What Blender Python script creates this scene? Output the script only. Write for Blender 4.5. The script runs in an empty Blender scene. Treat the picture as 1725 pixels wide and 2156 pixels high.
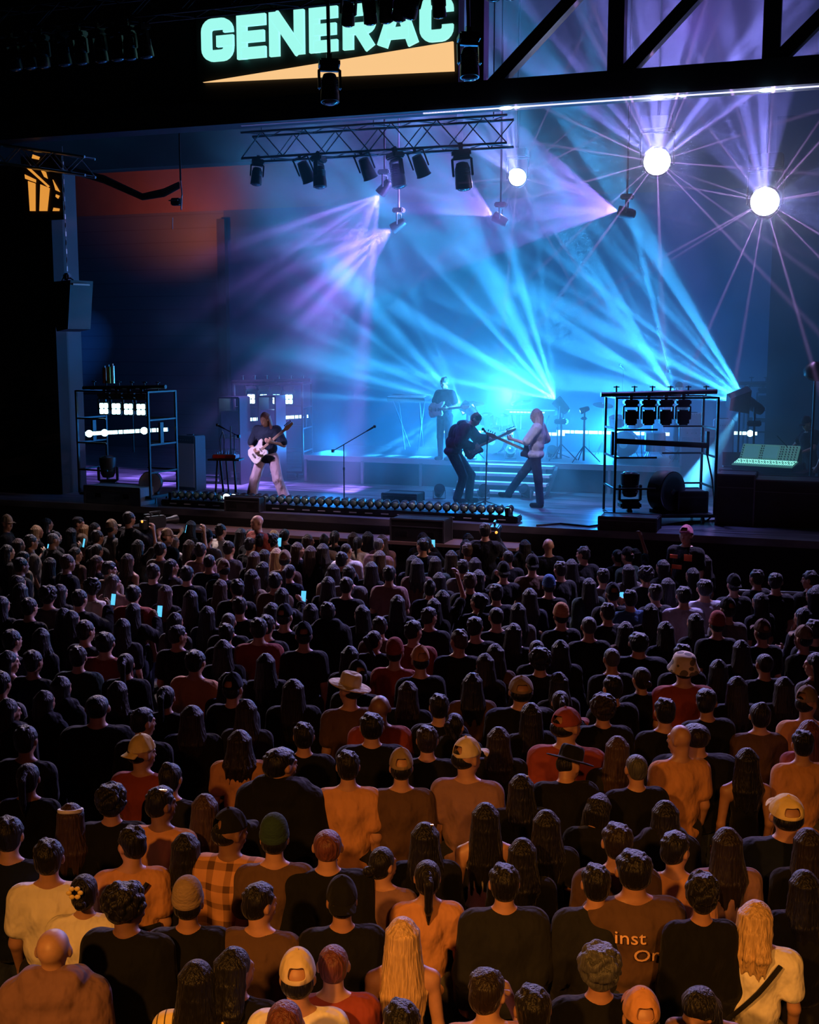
import bpy, bmesh, math, random
import numpy as np
from mathutils import Vector, Matrix, Euler
random.seed(7)
scn = bpy.context.scene
COL = scn.collection
R = math.radians

# ---------------------------------------------------------------- camera
FPX, CX, CY = 2500.0, 862.5, 1078.0
CAMZ, YAW, PITCH = 4.7, R(19.5), R(7.93)
cam_d = bpy.data.cameras.new('camera'); cam = bpy.data.objects.new('camera', cam_d); COL.objects.link(cam)
cam_d.sensor_fit = 'HORIZONTAL'; cam_d.sensor_width = 36; cam_d.lens = FPX * 36 / 1725
cam_d.clip_end = 200
cam.location = (0, 0, CAMZ); cam.rotation_euler = (math.pi / 2 - PITCH, 0, YAW)
scn.camera = cam
FWD = Vector((-math.sin(YAW) * math.cos(PITCH), math.cos(YAW) * math.cos(PITCH), -math.sin(PITCH)))
RGT = Vector((math.cos(YAW), math.sin(YAW), 0)); UPV = RGT.cross(FWD)
def ray(px, py): return FWD + RGT * ((px - CX) / FPX) + UPV * ((CY - py) / FPX)
def atY(px, py, Y):
    r = ray(px, py); t = Y / r.y
    return Vector((r.x * t, Y, CAMZ + r.z * t))
def atZ(px, py, z):
    r = ray(px, py); t = (z - CAMZ) / r.z
    return Vector((r.x * t, r.y * t, z))

# ---------------------------------------------------------------- world, view
w = bpy.data.worlds.new('night'); scn.world = w; w.use_nodes = True
w.node_tree.nodes['Background'].inputs[0].default_value = (0.12, 0.42, 0.5, 1)
w.node_tree.nodes['Background'].inputs[1].default_value = 0.003
vs = scn.view_settings
scn.display_settings.display_device = 'sRGB'
vs.view_transform = 'Standard'; vs.look = 'None'; vs.gamma = 1.0; vs.exposure = 0.0; vs.use_curve_mapping = False
cy = scn.cycles
cy.max_bounces = 4; cy.diffuse_bounces = 2; cy.glossy_bounces = 2; cy.transmission_bounces = 3
cy.volume_bounces = 0; cy.transparent_max_bounces = 6
cy.volume_step_rate = 1.6; cy.volume_max_steps = 64
cy.sample_clamp_indirect = 3.0; cy.caustics_reflective = False; cy.caustics_refractive = False
cy.use_light_tree = True

HAZE = dict(density=0.026, aniso=0.35)
STAGE = 1.7
LIP = atZ(1100, 1108, STAGE).y
BACK = 31.0

# every lamp of the rig: name, position, aim point, cone, colour, watts, gobo kind and seed
CY_BLUE = (0.05, 0.52, 1.0); VIOLET = (0.29, 0.15, 1.0); WARM = (1.0, 0.37, 0.055)
def gobo_nodes(L, kind, seed, col):
    L.use_nodes = True
    nt = L.node_tree; N = nt.nodes; K = nt.links
    em = [n for n in N if n.type == 'EMISSION'][0]
    tc = N.new('ShaderNodeTexCoord'); sx = N.new('ShaderNodeSeparateXYZ'); K.new(tc.outputs['Normal'], sx.inputs[0])
    def m(op, a, b=None, c=None):
        n = N.new('ShaderNodeMath'); n.operation = op
        for i, v in enumerate((a, b, c)):
            if v is None: continue
            if isinstance(v, (int, float)): n.inputs[i].default_value = v
            else: K.new(v, n.inputs[i])
        return n.outputs[0]
    if kind == 'spikes':
        th = m('ARCTAN2', sx.outputs[1], sx.outputs[0])
        a = m('POWER', m('ABSOLUTE', m('COSINE', m('MULTIPLY_ADD', th, 4.5, seed))), 700.0)
        b = m('MULTIPLY', m('POWER', m('ABSOLUTE', m('COSINE', m('MULTIPLY_ADD', th, 3.5, seed * 2.3))), 1200.0), .7)
        g = m('ADD', m('ADD', a, b), .05)
    else:
        u = m('DIVIDE', sx.outputs[0], sx.outputs[2]); v = m('DIVIDE', sx.outputs[1], sx.outputs[2])
        cb = N.new('ShaderNodeCombineXYZ'); K.new(u, cb.inputs[0]); K.new(v, cb.inputs[1]); cb.inputs[2].default_value = seed
        vo = N.new('ShaderNodeTexVoronoi'); vo.feature = 'SMOOTH_F1'; vo.inputs['Smoothness'].default_value = 0.35
        vo.inputs['Scale'].default_value = {'fan': 4.2, 'soft': 2.2, 'patch': 2.4}[kind]
        K.new(cb.outputs[0], vo.inputs['Vector'])
        mr = N.new('ShaderNodeMapRange'); K.new(vo.outputs['Distance'], mr.inputs[0])
        lo, hi, floor_ = {'fan': (.10, .30, .05), 'soft': (.1, .5, .25), 'patch': (.24, .36, .0)}[kind]
        mr.inputs[1].default_value = lo; mr.inputs[2].default_value = hi
        mr.inputs[3].default_value = 1.0; mr.inputs[4].default_value = floor_
        g = mr.outputs[0]
    K.new(g, em.inputs['Strength'])
def spot(name, p, aim, cone, col, watts, gobo=None, seed=0.0, blend=0.12, size=0.03, parent=None):
    L = bpy.data.lights.new(name, 'SPOT'); L.color = col; L.energy = watts
    L.spot_size = R(cone); L.spot_blend = blend; L.shadow_soft_size = size
    if gobo: gobo_nodes(L, gobo, seed, col)
    o = bpy.data.objects.new(name, L); COL.objects.link(o)
    p = Vector(p); d = (Vector(aim) - p).normalized()
    o.rotation_euler = d.to_track_quat('-Z', 'Y').to_euler(); o.location = p
    return o
def point(name, p, col, watts, size=0.1):
    L = bpy.data.lights.new(name, 'POINT'); L.color = col; L.energy = watts; L.shadow_soft_size = size
    o = bpy.data.objects.new(name, L); COL.objects.link(o); o.location = p; return o
def area(name, p, aim, col, watts, sx, sy):
    L = bpy.data.lights.new(name, 'AREA'); L.color = col; L.energy = watts; L.shape = 'RECTANGLE'; L.size = sx; L.size_y = sy
    o = bpy.data.objects.new(name, L); COL.objects.link(o)
    p = Vector(p); d = (Vector(aim) - p).normalized()
    o.rotation_euler = d.to_track_quat('-Z', 'Y').to_euler(); o.location = p; return o

# lamps: key -> (px, py, Y) position in the place; beams use them below
LAMP = dict(
    A=atY(974, 852, 24.6), B=atY(1171, 842, 24.9), C=atY(1422, 832, 24.9), D=atY(1574, 846, 24.4),
    J=atY(800, 408, 23.2), K=atY(827, 482, 24.2), L=atY(1041, 455, 24.2), M=atY(1303, 445, 23.6),
    G=atY(1090, 373, 25.2), H=atY(1384, 340, 23.4), I=atY(1611, 424, 22.6), E=atY(1222, 866, 24.6))
BEAMS = []   # (key, direction) for the lamp heads
def fan(key, a0, a1, col, watts, seed=0.0, lean=0.0, thick=.16, soft=.06, lo=.47, hi=.60, fl=.05, freq=7.5):
    """a flat fan of haze beams between two angles, lying in the plane of the stage front"""
    am, ha = R((a0 + a1) / 2), R(abs(a1 - a0) / 2)
    d = Vector((math.cos(am), lean, math.sin(am))).normalized(); p = LAMP[key]
    L = bpy.data.lights.new('beam_light', 'SPOT'); L.color = col; L.energy = watts * BPOW; L.shadow_soft_size = .03
    L.spot_size = min(R(165), 2 * ha + R(24)); L.spot_blend = .02
    L.use_nodes = True; nt = L.node_tree; N = nt.nodes; K = nt.links; em = [n for n in N if n.type == 'EMISSION'][0]
    tc = N.new('ShaderNodeTexCoord'); sx = N.new('ShaderNodeSeparateXYZ'); K.new(tc.outputs['Normal'], sx.inputs[0])
    def m(op, a, b=None, c=None):
        n = N.new('ShaderNodeMath'); n.operation = op
        for i_, v in enumerate((a, b, c)):
            if v is None: continue
            if isinstance(v, (int, float)): n.inputs[i_].default_value = v
            else: K.new(v, n.inputs[i_])
        return n.outputs[0]
    az = m('ABSOLUTE', sx.outputs[2]); th = m('ARCTAN2', sx.outputs[0], az); v = m('DIVIDE', sx.outputs[1], az)
    cb = N.new('ShaderNodeCombineXYZ'); K.new(m('MULTIPLY', th, freq), cb.inputs[0]); K.new(m('MULTIPLY', v, 1.1), cb.inputs[1]); cb.inputs[2].default_value = seed * 3.1
    no = N.new('ShaderNodeTexNoise'); no.inputs['Scale'].default_value = 1.0; no.inputs['Detail'].default_value = 1.5; no.inputs['Roughness'].default_value = .6; K.new(cb.outputs[0], no.inputs['Vector'])
    def mr(x, a, b, c, d_):
        n = N.new('ShaderNodeMapRange'); n.interpolation_type = 'SMOOTHSTEP'; K.new(x, n.inputs[0])
        for i_, q_ in enumerate((a, b, c, d_)): n.inputs[i_ + 1].default_value = q_
        return n.outputs[0]
    g = m('MULTIPLY', mr(no.outputs['Fac'], lo, hi, fl, 1.0), m('MULTIPLY', mr(m('ABSOLUTE', th), ha - soft, ha, 1, 0), mr(m('ABSOLUTE', v), thick * .4, thick, 1, 0)))
    K.new(g, em.inputs['Strength'])
    o = bpy.data.objects.new('beam_light', L); COL.objects.link(o); o.location = p + (d * .02 if key not in 'GHI' else (cam.location - p).normalized() * .06)
    z = -d; y = Vector((0, 1, 0)); y = (y - z * z.dot(y)).normalized(); x = y.cross(z)
    o.rotation_euler = Matrix((x, y, z)).transposed().to_euler(); BEAMS.append((key, d))
BPOW = 30.0
C2 = (.035, .36, .85)
fan('A', 112, 180, C2, 2600, 1.3); fan('A', 196, 242, C2, 1300, 4.1)
fan('B', 91, 178, C2, 4600, 2.2)
fan('C', 95, 173, C2, 2500, 3.7)
fan('D', 117, 179, C2, 4200, 5.5); fan('D', 232, 286, (.08, .5, .9), 1000, 8.5, fl=.5)
BEAMS.append(('E', Vector((-.9, -.2, -.35)).normalized()))
fan('J', 191, 267, (.34, .2, 1), 1300, 6.1, fl=.2, soft=.02); fan('K', 177, 243, (.34, .2, 1), 1300, 7.7, fl=.15, soft=.02)
fan('L', 123, 178, (.34, .2, 1), 700, 8.3, fl=.6, soft=.02); fan('M', 138, 198, (.34, .2, 1), 900, 9.9, fl=.6, soft=.02)
fan('G', 94, 152, (.28, .30, 1), 1300, 11.3, fl=.05, freq=8)
fan('H', 30, 146, (.26, .25, 1), 1500, 12.7, fl=.08, freq=7)
fan('I', 76, 140, (.26, .25, 1), 1100, 14.1, fl=.25, freq=7); fan('I', -32, 34, (.25, .28, 1), 150, 4.3, fl=.3)
for k, e in (('G', 700), ('H', 1900), ('I', 1900)):
    spot('glare_spike_light', LAMP[k] + (cam.location - LAMP[k]).normalized() * .05, cam.location, 176, (.66, .36, 1), e * .62, 'spikes', {'G': .4, 'H': 1.1, 'I': 2.2}[k], .02, .01)  # light sheets toward the camera, added to imitate lens glare spikes
point('haze_fill', LAMP['B'] + Vector((-.9, -.6, .1)), C2, 900, .15)  # added point light with no fixture, lifts the low haze
# blue wash from the light bars on the riser
for px, py, Y, e in ((980, 905, 27.0, 1150), (1290, 905, 27.0, 1050), (700, 930, 25.5, 240)):
    point('bar_glow', atY(px, py, Y), (.012, .27, 1), e, .3)
# unseen violet point light that tints the haze high in the roof
point('roof_glow', atY(1450, 60, 27.5), (.30, .14, 1), 120, .5)
# washes on the deck and on the players, from the rig above
spot('deck_wash', (-8, 21.0, 8.3), (-7.2, 21.6, STAGE), 60, (.18, .25, 1), 1500, None, 0, .8, .2)
spot('deck_wash', (-2.5, 21.5, 8.3), (-3.5, 20.8, STAGE), 50, (.25, .25, 1), 6500, 'soft', 2, .8, .2)
spot('key_light', (-12.5, 15.0, 7.5), atY(565, 968, 20.1), 9, (.82, .56, 1), 3600, None, 0, .6, .1)
spot('key_light', (-6.0, 15.0, 7.5), atY(1135, 950, 21.8), 9, (.62, .6, 1), 1600, None, 0, .6, .1)
spot('wall_patch', (-13.5, 25.3, 7.9), atY(190, 770, BACK), 22, (.03, .22, 1), 9000, 'patch', 5.3, .3, .05)
spot('added_amber_spot', (-17.5, 28.6, 7.6), atY(380, 400, BACK), 120, (1, .20, .04), 450, None, 0, .9, .2)  # unseen spot close to the wall, added to warm the brown band
# amber house light behind the audience and added spots without fixtures that rim them
spot('house_light', (-3.0, -3.0, 7.6), (-2.2, 4.3, 1.2), 42, WARM, 3500, None, 0, 1.0, .25)
spot('house_light', (2.4, -2.5, 7.6), (.3, 4.3, 1.2), 42, WARM, 2400, None, 0, 1.0, .25)
spot('house_light', (-.5, -3.0, 8.5), (-3.5, 12, 1.2), 44, (1, .13, .035), 170, None, 0, 1.0, .25)
for X, e, c in ((-12, 3000, (.75, .55, .6)), (-6, 3000, (.45, .36, 1)), (-1, 3000, (.55, .42, 1))):
    spot('added_rim_spot', (X, 19.2, 6.6), (X * .6 - 1, 11, 1.5), 95, c, e, None, 0, .6, .12)
spot('added_rim_spot', (2.5, 17.5, 6.0), (-9.5, 18.2, 1.6), 34, (1, .62, .5), 1100, None, 0, .5, .1)
spot('ledge_light', (-9.5, 17.6, 6.5), (-9.3, LIP - .3, 1.4), 34, (1, .55, .55), 700, 'soft', 3.0, .7, .1)
spot('ledge_light', (-6.0, 17.6, 6.5), (-6.4, LIP - .3, 1.4), 30, (.8, .45, .8), 380, 'soft', 6.0, .7, .1)
# ---------------------------------------------------------------- materials
MATS = {}
def mat(name, rgb, rough=.6, metal=0.0, var=.25, scale=14.0, bump=.0, emit=None, estr=0.0, trans=0.0):
    if name in MATS: return MATS[name]
    m = bpy.data.materials.new(name); m.use_nodes = True; MATS[name] = m
    nt = m.node_tree; N = nt.nodes; K = nt.links; b = N['Principled BSDF']
    b.inputs['Roughness'].default_value = rough; b.inputs['Metallic'].default_value = metal
    tc = N.new('ShaderNodeTexCoord'); no = N.new('ShaderNodeTexNoise'); no.inputs['Scale'].default_value = scale
    no.inputs['Detail'].default_value = 3; K.new(tc.outputs['Object'], no.inputs['Vector'])
    mx = N.new('ShaderNodeMix'); mx.data_type = 'RGBA'; K.new(no.outputs['Fac'], mx.inputs['Factor'])
    mx.inputs['A'].default_value = (*[c * (1 - var) for c in rgb], 1); mx.inputs['B'].default_value = (*[min(1, c * (1 + var)) for c in rgb], 1)
    K.new(mx.outputs['Result'], b.inputs['Base Color'])
    if bump:
        bp = N.new('ShaderNodeBump'); bp.inputs['Strength'].default_value = bump; bp.inputs['Distance'].default_value = .02
        K.new(no.outputs['Fac'], bp.inputs['Height']); K.new(bp.outputs[0], b.inputs['Normal'])
    if emit:
        b.inputs['Emission Color'].default_value = (*emit, 1); b.inputs['Emission Strength'].default_value = estr
    if trans: b.inputs['Transmission Weight'].default_value = trans
    return m
def cloth_mat(name, kind='plain'):
    """fabric, skin or hair whose own colour is the object's colour"""
    if name in MATS: return MATS[name]
    m = bpy.data.materials.new(name); m.use_nodes = True; MATS[name] = m
    nt = m.node_tree; N = nt.nodes; K = nt.links; b = N['Principled BSDF']
    oi = N.new('ShaderNodeObjectInfo'); tc = N.new('ShaderNodeTexCoord'); mp = N.new('ShaderNodeMapping')
    no = N.new('ShaderNodeTexNoise'); K.new(tc.outputs['Object'], mp.inputs[0]); K.new(mp.outputs[0], no.inputs['Vector'])
    sc, st, rg, dist = {'plain': ((9, 9, 5), .8, .9, .07), 'skin': ((20, 20, 20), .08, .5, .005), 'hair': ((70, 70, 6), .9, .52, .02),
                        'plaid': ((9, 9, 5), .5, .85, .03), 'pinstripe': ((9, 9, 5), .5, .85, .03), 'camo': ((9, 9, 9), .5, .85, .02), 'knit': ((40, 40, 90), .7, .95, .01)}[kind]
    mp.inputs['Scale'].default_value = sc; no.inputs['Scale'].default_value = 1.0; no.inputs['Detail'].default_value = 2.5
    b.inputs['Roughness'].default_value = rg
    mx = N.new('ShaderNodeMix'); mx.data_type = 'RGBA'; mx.blend_type = 'MULTIPLY'; mx.inputs['Factor'].default_value = 1.0
    cr = N.new('ShaderNodeMapRange'); K.new(no.outputs['Fac'], cr.inputs[0]); cr.inputs[1].default_value = .25; cr.inputs[2].default_value = .75
    cr.inputs[3].default_value = .6 if kind == 'hair' else .85; cr.inputs[4].default_value = 1.25 if kind == 'hair' else 1.05
    col = cr.outputs[0]
    sx = N.new('ShaderNodeSeparateXYZ'); K.new(tc.outputs['Object'], sx.inputs[0])
    def mth(op, a, v=None, c=None):
        n = N.new('ShaderNodeMath'); n.operation = op
        for i, x in enumerate((a, v, c)):
            if x is None: continue
            if isinstance(x, (int, float)): n.inputs[i].default_value = x
            else: K.new(x, n.inputs[i])
        return n.outputs[0]
    if kind == 'pinstripe':
        col = mth('MULTIPLY', col, mth('MULTIPLY_ADD', mth('GREATER_THAN', mth('FRACT', mth('MULTIPLY', sx.outputs[0], 24.0)), .16), .9, .1))
    if kind == 'plaid':
        c1 = mth('GREATER_THAN', mth('FRACT', mth('MULTIPLY', sx.outputs[0], 9.0)), .35)
        c2 = mth('GREATER_THAN', mth('FRACT', mth('MULTIPLY', sx.outputs[2], 9.0)), .35)
        col = mth('MULTIPLY', col, mth('MULTIPLY_ADD', mth('ADD', c1, c2), .4, .2))
    if kind == 'camo':
        v = N.new('ShaderNodeTexVoronoi'); v.inputs['Scale'].default_value = 16; K.new(tc.outputs['Object'], v.inputs['Vector'])
        col = mth('MULTIPLY', col, mth('MULTIPLY_ADD', mth('GREATER_THAN', v.outputs['Distance'], .48), .9, .25))
    K.new(oi.outputs['Color'], mx.inputs['A']); K.new(col, mx.inputs['B'])
    K.new(mx.outputs['Result'], b.inputs['Base Color'])
    bp = N.new('ShaderNodeBump'); bp.inputs['Strength'].default_value = st; bp.inputs['Distance'].default_value = dist
    K.new(no.outputs['Fac'], bp.inputs['Height']); K.new(bp.outputs[0], b.inputs['Normal'])
    if kind in ('plain', 'plaid', 'knit', 'pinstripe'):
        b.inputs['Sheen Weight'].default_value = .04; b.inputs['Sheen Roughness'].default_value = .5; b.inputs['Specular IOR Level'].default_value = .2
    if kind == 'hair': b.inputs['Specular IOR Level'].default_value = .35; b.inputs['Sheen Weight'].default_value = .08; b.inputs['Sheen Roughness'].default_value = .35
    return m
BLK = mat('black_steel', (.012, .012, .014), .42, .3, .2)
MATT = mat('matt_black_paint', (.006, .006, .008), .8, 0, .3, 5)
ALU = mat('aluminium', (.45, .46, .5), .32, .9, .15)
GREYM = mat('grey_painted_steel', (.10, .11, .13), .4, .5, .2)
TRM = mat('tarnished_truss', (.028, .028, .034), .4, .6, .2)
CASE = mat('black_case_board', (.012, .012, .016), .55, 0, .3, 8)
RUB = mat('rubber_cable', (.008, .008, .009), .5)
LENS = mat('dark_lens_glass', (.03, .06, .08), .08, .4, .1)
LITB = mat('lit_blue_white_led', (.8, .95, 1), .3, 0, .02, 3, 0, (.42, .85, 1), 5.0)
LITW = mat('lit_white_lens', (1, 1, 1), .3, 0, .02, 3, 0, (.62, .9, 1), 40.0)
LITS = mat('lit_small_lens', (1, 1, 1), .3, 0, .02, 3, 0, (.35, .8, 1), 12.0)

# ---------------------------------------------------------------- mesh builder
class MB:
    def __init__(s): s.bm = bmesh.new()
    def _mv(s, vs_, M): bmesh.ops.transform(s.bm, matrix=M, verts=vs_)
    def box(s, c, size, rot=(0, 0, 0), bev=0.0):
        r = bmesh.ops.create_cube(s.bm, size=1); v = r['verts']
        s._mv(v, Matrix.Translation(Vector(c)) @ Euler(rot).to_matrix().to_4x4() @ Matrix.Diagonal((*size, 1)))
        if bev:
            e = list({e for x in v for e in x.link_edges}); bmesh.ops.bevel(s.bm, geom=e, offset=bev, segments=2, affect='EDGES')
        return s
    def cyl(s, a, b, r0, r1=None, seg=10, caps=True):
        a = Vector(a); b = Vector(b); d = b - a
        if d.length < 1e-6: return s
        r = bmesh.ops.create_cone(s.bm, cap_ends=caps, segments=seg, radius1=r0, radius2=r0 if r1 is None else r1, depth=d.length)
        s._mv(r['verts'], Matrix.Translation((a + b) / 2) @ d.to_track_quat('Z', 'Y').to_matrix().to_4x4())
        return s
    def sph(s, c, r, seg=12):
        rr = (r, r, r) if isinstance(r, (int, float)) else r
        q = bmesh.ops.create_uvsphere(s.bm, u_segments=seg, v_segments=max(6, seg * 2 // 3), radius=1)
        s._mv(q['verts'], Matrix.Translation(Vector(c)) @ Matrix.Diagonal((*rr, 1))); return s
    def tube(s, pts, r, seg=6):
        pts = [Vector(p) for p in pts]; rings = []
        for i, p in enumerate(pts):
            d = (pts[min(i + 1, len(pts) - 1)] - pts[max(i - 1, 0)]).normalized()
            q = d.to_track_quat('Z', 'Y')
            rings.append([s.bm.verts.new(p + q @ Vector((r * math.cos(2 * math.pi * k / seg), r * math.sin(2 * math.pi * k / seg), 0))) for k in range(seg)])
        for a, b in zip(rings, rings[1:]):
            for k in range(seg): s.bm.faces.new((a[k], a[(k + 1) % seg], b[(k + 1) % seg], b[k]))
        s.bm.faces.new(list(reversed(rings[0]))); s.bm.faces.new(rings[-1]); return s
    def lathe(s, prof, M=None, seg=16, ang=2 * math.pi):
        M = M or Matrix.Identity(4); rings = []; full = abs(ang - 2 * math.pi) < 1e-6; n = seg if full else seg + 1
        for (r, z) in prof:
            rings.append([s.bm.verts.new(M @ Vector((r * math.cos(ang * k / seg), r * math.sin(ang * k / seg), z))) for k in range(n)])
        for a, b in zip(rings, rings[1:]):
            for k in range(seg): s.bm.faces.new((a[k], a[(k + 1) % n], b[(k + 1) % n], b[k]))
        if full:
            s.bm.faces.new(list(reversed(rings[0]))); s.bm.faces.new(rings[-1])
        return s
    def prism(s, pts, thick, M=None):
        """polygon in local xz, extruded along y"""
        M = M or Matrix.Identity(4)
        a = [s.bm.verts.new(M @ Vector((x, -thick / 2, z))) for x, z in pts]; b = [s.bm.verts.new(M @ Vector((x, thick / 2, z))) for x, z in pts]
        n = len(pts); s.bm.faces.new(a); s.bm.faces.new(list(reversed(b)))
        for k in range(n): s.bm.faces.new((a[(k + 1) % n], a[k], b[k], b[(k + 1) % n]))
        return s
    def build(s, name, m, parent=None, smooth=False, loc=(0, 0, 0), rot=(0, 0, 0)):
        bmesh.ops.recalc_face_normals(s.bm, faces=s.bm.faces)
        me = bpy.data.meshes.new(name); s.bm.to_mesh(me); s.bm.free()
        me.materials.append(m)
        if smooth:
            for p in me.polygons: p.use_smooth = True
            if smooth != 'all': me.set_sharp_from_angle(angle=R(38))
        o = bpy.data.objects.new(name, me); COL.objects.link(o); o.location = loc; o.rotation_euler = rot
        if parent: o.parent = parent
        return o
def tag(o, label=None, cat=None, group=None, kind=None):
    if label: o['label'] = label
    if cat: o['category'] = cat
    if group: o['group'] = group
    if kind: o['kind'] = kind
    return o
def empty(name, loc=(0, 0, 0), rz=0, label=None, cat=None, group=None):
    o = bpy.data.objects.new(name, None); o.empty_display_size = .1; COL.objects.link(o); o.location = loc
    o.rotation_euler = (0, 0, rz); tag(o, label, cat, group); return o
def copy_tree(o, loc=None, rot=None, label=None, group=None, parent=None):
    c = o.copy(); COL.objects.link(c)
    if parent: c.parent = parent
    if loc is not None: c.location = loc
    if rot is not None: c.rotation_euler = rot
    if label: c['label'] = label
    if group: c['group'] = group
    for ch in o.children: copy_tree(ch, parent=c)
    return c
def struct(mb, name, m, smooth=False): return tag(mb.build(name, m, None, smooth), kind='structure')

# ---------------------------------------------------------------- the setting
gm = mat('ground_concrete', (.05, .048, .045), .85, 0, .3, 3, .2)
struct(MB().box((-5, 9, -.05), (44, 30, .1)), 'floor', gm)
# boards of the deck
dk = bpy.data.materials.new('deck_boards'); dk.use_nodes = True
_n = dk.node_tree.nodes; _l = dk.node_tree.links; _b = _n['Principled BSDF']; _tc = _n.new('ShaderNodeTexCoord'); _mp = _n.new('ShaderNodeMapping')
_mp.inputs['Scale'].default_value = (.35, 3.5, 1); _no = _n.new('ShaderNodeTexNoise'); _no.inputs['Scale'].default_value = 2.2; _no.inputs['Detail'].default_value = 5
_l.new(_tc.outputs['Object'], _mp.inputs[0]); _l.new(_mp.outputs[0], _no.inputs['Vector'])
_cr = _n.new('ShaderNodeValToRGB'); _cr.color_ramp.elements[0].position = .35; _cr.color_ramp.elements[0].color = (.03, .03, .04, 1)
_cr.color_ramp.elements[1].position = .7; _cr.color_ramp.elements[1].color = (.22, .22, .26, 1)
_l.new(_no.outputs['Fac'], _cr.inputs[0]); _l.new(_cr.outputs[0], _b.inputs['Base Color']); _b.inputs['Roughness'].default_value = .33
XL, XR = -22.0, 7.0
s_ = MB().box(((XL + XR) / 2, (LIP + BACK) / 2, STAGE - .06), (XR - XL, BACK - LIP, .12)).build('floor_stage', dk); tag(s_, kind='structure')
struct(MB().box(((XL + XR) / 2, LIP + .05, STAGE / 2 - .06), (XR - XL, .1, STAGE - .12)), 'wall_stage_front', MATT)
# lower ledge in front of the lip, bare wood
wood = mat('ledge_plywood', (.34, .22, .2), .6, 0, .35, 2.5, .2)
l0 = atZ(330, 1104, 1.32); l1 = atZ(1130, 1140, 1.32)
struct(MB().box(((l0.x + l1.x) / 2, LIP - .32, 1.40), (l1.x - l0.x, .62, .05)), 'trim_1', wood)
struct(MB().box(((l0.x + l1.x) / 2, LIP - .3, .685), (l1.x - l0.x, .5, 1.37)), 'trim_2', MATT)
# walls
wallm = bpy.data.materials.new('painted_siding'); wallm.use_nodes = True
_n = wallm.node_tree.nodes; _l = wallm.node_tree.links; _b = _n['Principled BSDF']; _tc = _n.new('ShaderNodeTexCoord'); _sx = _n.new('ShaderNodeSeparateXYZ')
_l.new(_tc.outputs['Object'], _sx.inputs[0])
_m1 = _n.new('ShaderNodeMath'); _m1.operation = 'MULTIPLY'; _m1.inputs[1].default_value = 2.6; _l.new(_sx.outputs[2], _m1.inputs[0])
_m2 = _n.new('ShaderNodeMath'); _m2.operation = 'FRACT'; _l.new(_m1.outputs[0], _m2.inputs[0])
_m3 = _n.new('ShaderNodeMath'); _m3.operation = 'GREATER_THAN'; _m3.inputs[1].default_value = .07; _l.new(_m2.outputs[0], _m3.inputs[0])
_mx = _n.new('ShaderNodeMix'); _mx.data_type = 'RGBA'; _l.new(_m3.outputs[0], _mx.inputs['Factor']); _mx.inputs['A'].default_value = (.02, .02, .03, 1); _mx.inputs['B'].default_value = (.03, .035, .045, 1)
_l.new(_mx.outputs['Result'], _b.inputs['Base Color']); _b.inputs['Roughness'].default_value = .6
zband = atY(300, 450, BACK).z; xcol = atY(476, 700, BACK).x
def wall(name, c, size, m): return struct(MB().box(c, size), name, m)
wall('wall_back', ((XL + xcol) / 2, BACK + .1, (STAGE + zband) / 2), (xcol - XL, .2, zband - STAGE), wallm)
wall('wall_back_drape', ((xcol + XR) / 2, BACK + .1, (STAGE + zband) / 2), (XR - xcol, .2, zband - STAGE), mat('navy_drape', (.02, .03, .06), .9, 0, .2, 1.5))
wall('wall_back_upper', ((XL + XR) / 2, BACK + .1, (zband + 14) / 2), (XR - XL, .2, 14 - zband), mat('brown_boards', (.07, .028, .016), .7, 0, .2, 2))
wall('trim_3', (xcol, BACK - .1, 5), (.25, .2, 6.6), MATT)
wall('wall_left', (XL - .1, (LIP + BACK) / 2, 7), (.2, BACK - LIP, 14), MATT)
wall('wall_right', (XR + .1, (LIP + BACK) / 2, 7), (.2, BACK - LIP, 14), MATT)
wall('ceiling', ((XL + XR) / 2, (LIP + BACK) / 2, 14.1), (XR - XL, BACK - LIP + 1, .2), mat('ceiling_paint', (.03, .027, .035), .8, 0, .2, 2))
# the right masking leg, edge at x=1618
xm = atY(1619, 700, 27.0).x
wall('wall_masking', ((xm + XR) / 2, 27.05, 5.6), (XR - xm, .1, 7.8), MATT)
# left proscenium: front wall with its return
pl = atY(118, 700, 20.4).x
wall('wall_proscenium', ((XL - 6 + pl) / 2, 20.6, 4.15), (pl - XL + 6, .4, 8.3), MATT)
wall('wall_return', (pl - .15, 21.0, 5.0), (.3, .5, 6.6), mat('pale_return_paint', (.05, .05, .06), .6, 0, .1, 2))
# soffit above the left wing, and amber light patches made as glowing plates beside it
wall('ceiling_soffit', (atY(330, 330, 27).x, 27.0, atY(330, 320, 27).z + .3), (16, .5, 1.4), MATT)
amb = mat('amber_light_patch', (1, .6, .2), .4, 0, .05, 4, 0, (1, .40, .06), .75)
wf = MB().box((atY(90, 396, 20.36).x, 20.36, atY(90, 396, 20.36).z), (.95, .04, 1.25)); wf_o = struct(wf, 'light_patch_backing', mat('dark_patch_backing', (.02, .01, .008), .6))
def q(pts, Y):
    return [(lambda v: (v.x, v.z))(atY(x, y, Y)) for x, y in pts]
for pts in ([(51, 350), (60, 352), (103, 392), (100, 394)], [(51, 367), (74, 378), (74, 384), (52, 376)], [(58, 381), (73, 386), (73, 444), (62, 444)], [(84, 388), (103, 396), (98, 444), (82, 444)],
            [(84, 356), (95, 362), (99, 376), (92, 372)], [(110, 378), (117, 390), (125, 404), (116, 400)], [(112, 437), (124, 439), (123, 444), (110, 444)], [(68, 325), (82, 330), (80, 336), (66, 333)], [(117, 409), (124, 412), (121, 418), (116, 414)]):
    MB().prism(q(pts, 20.31), .02, Matrix.Translation((0, 20.33, 0))).build('pane', amb, wf_o)  # glowing plates that stand in for amber light patches, no window panes
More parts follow.
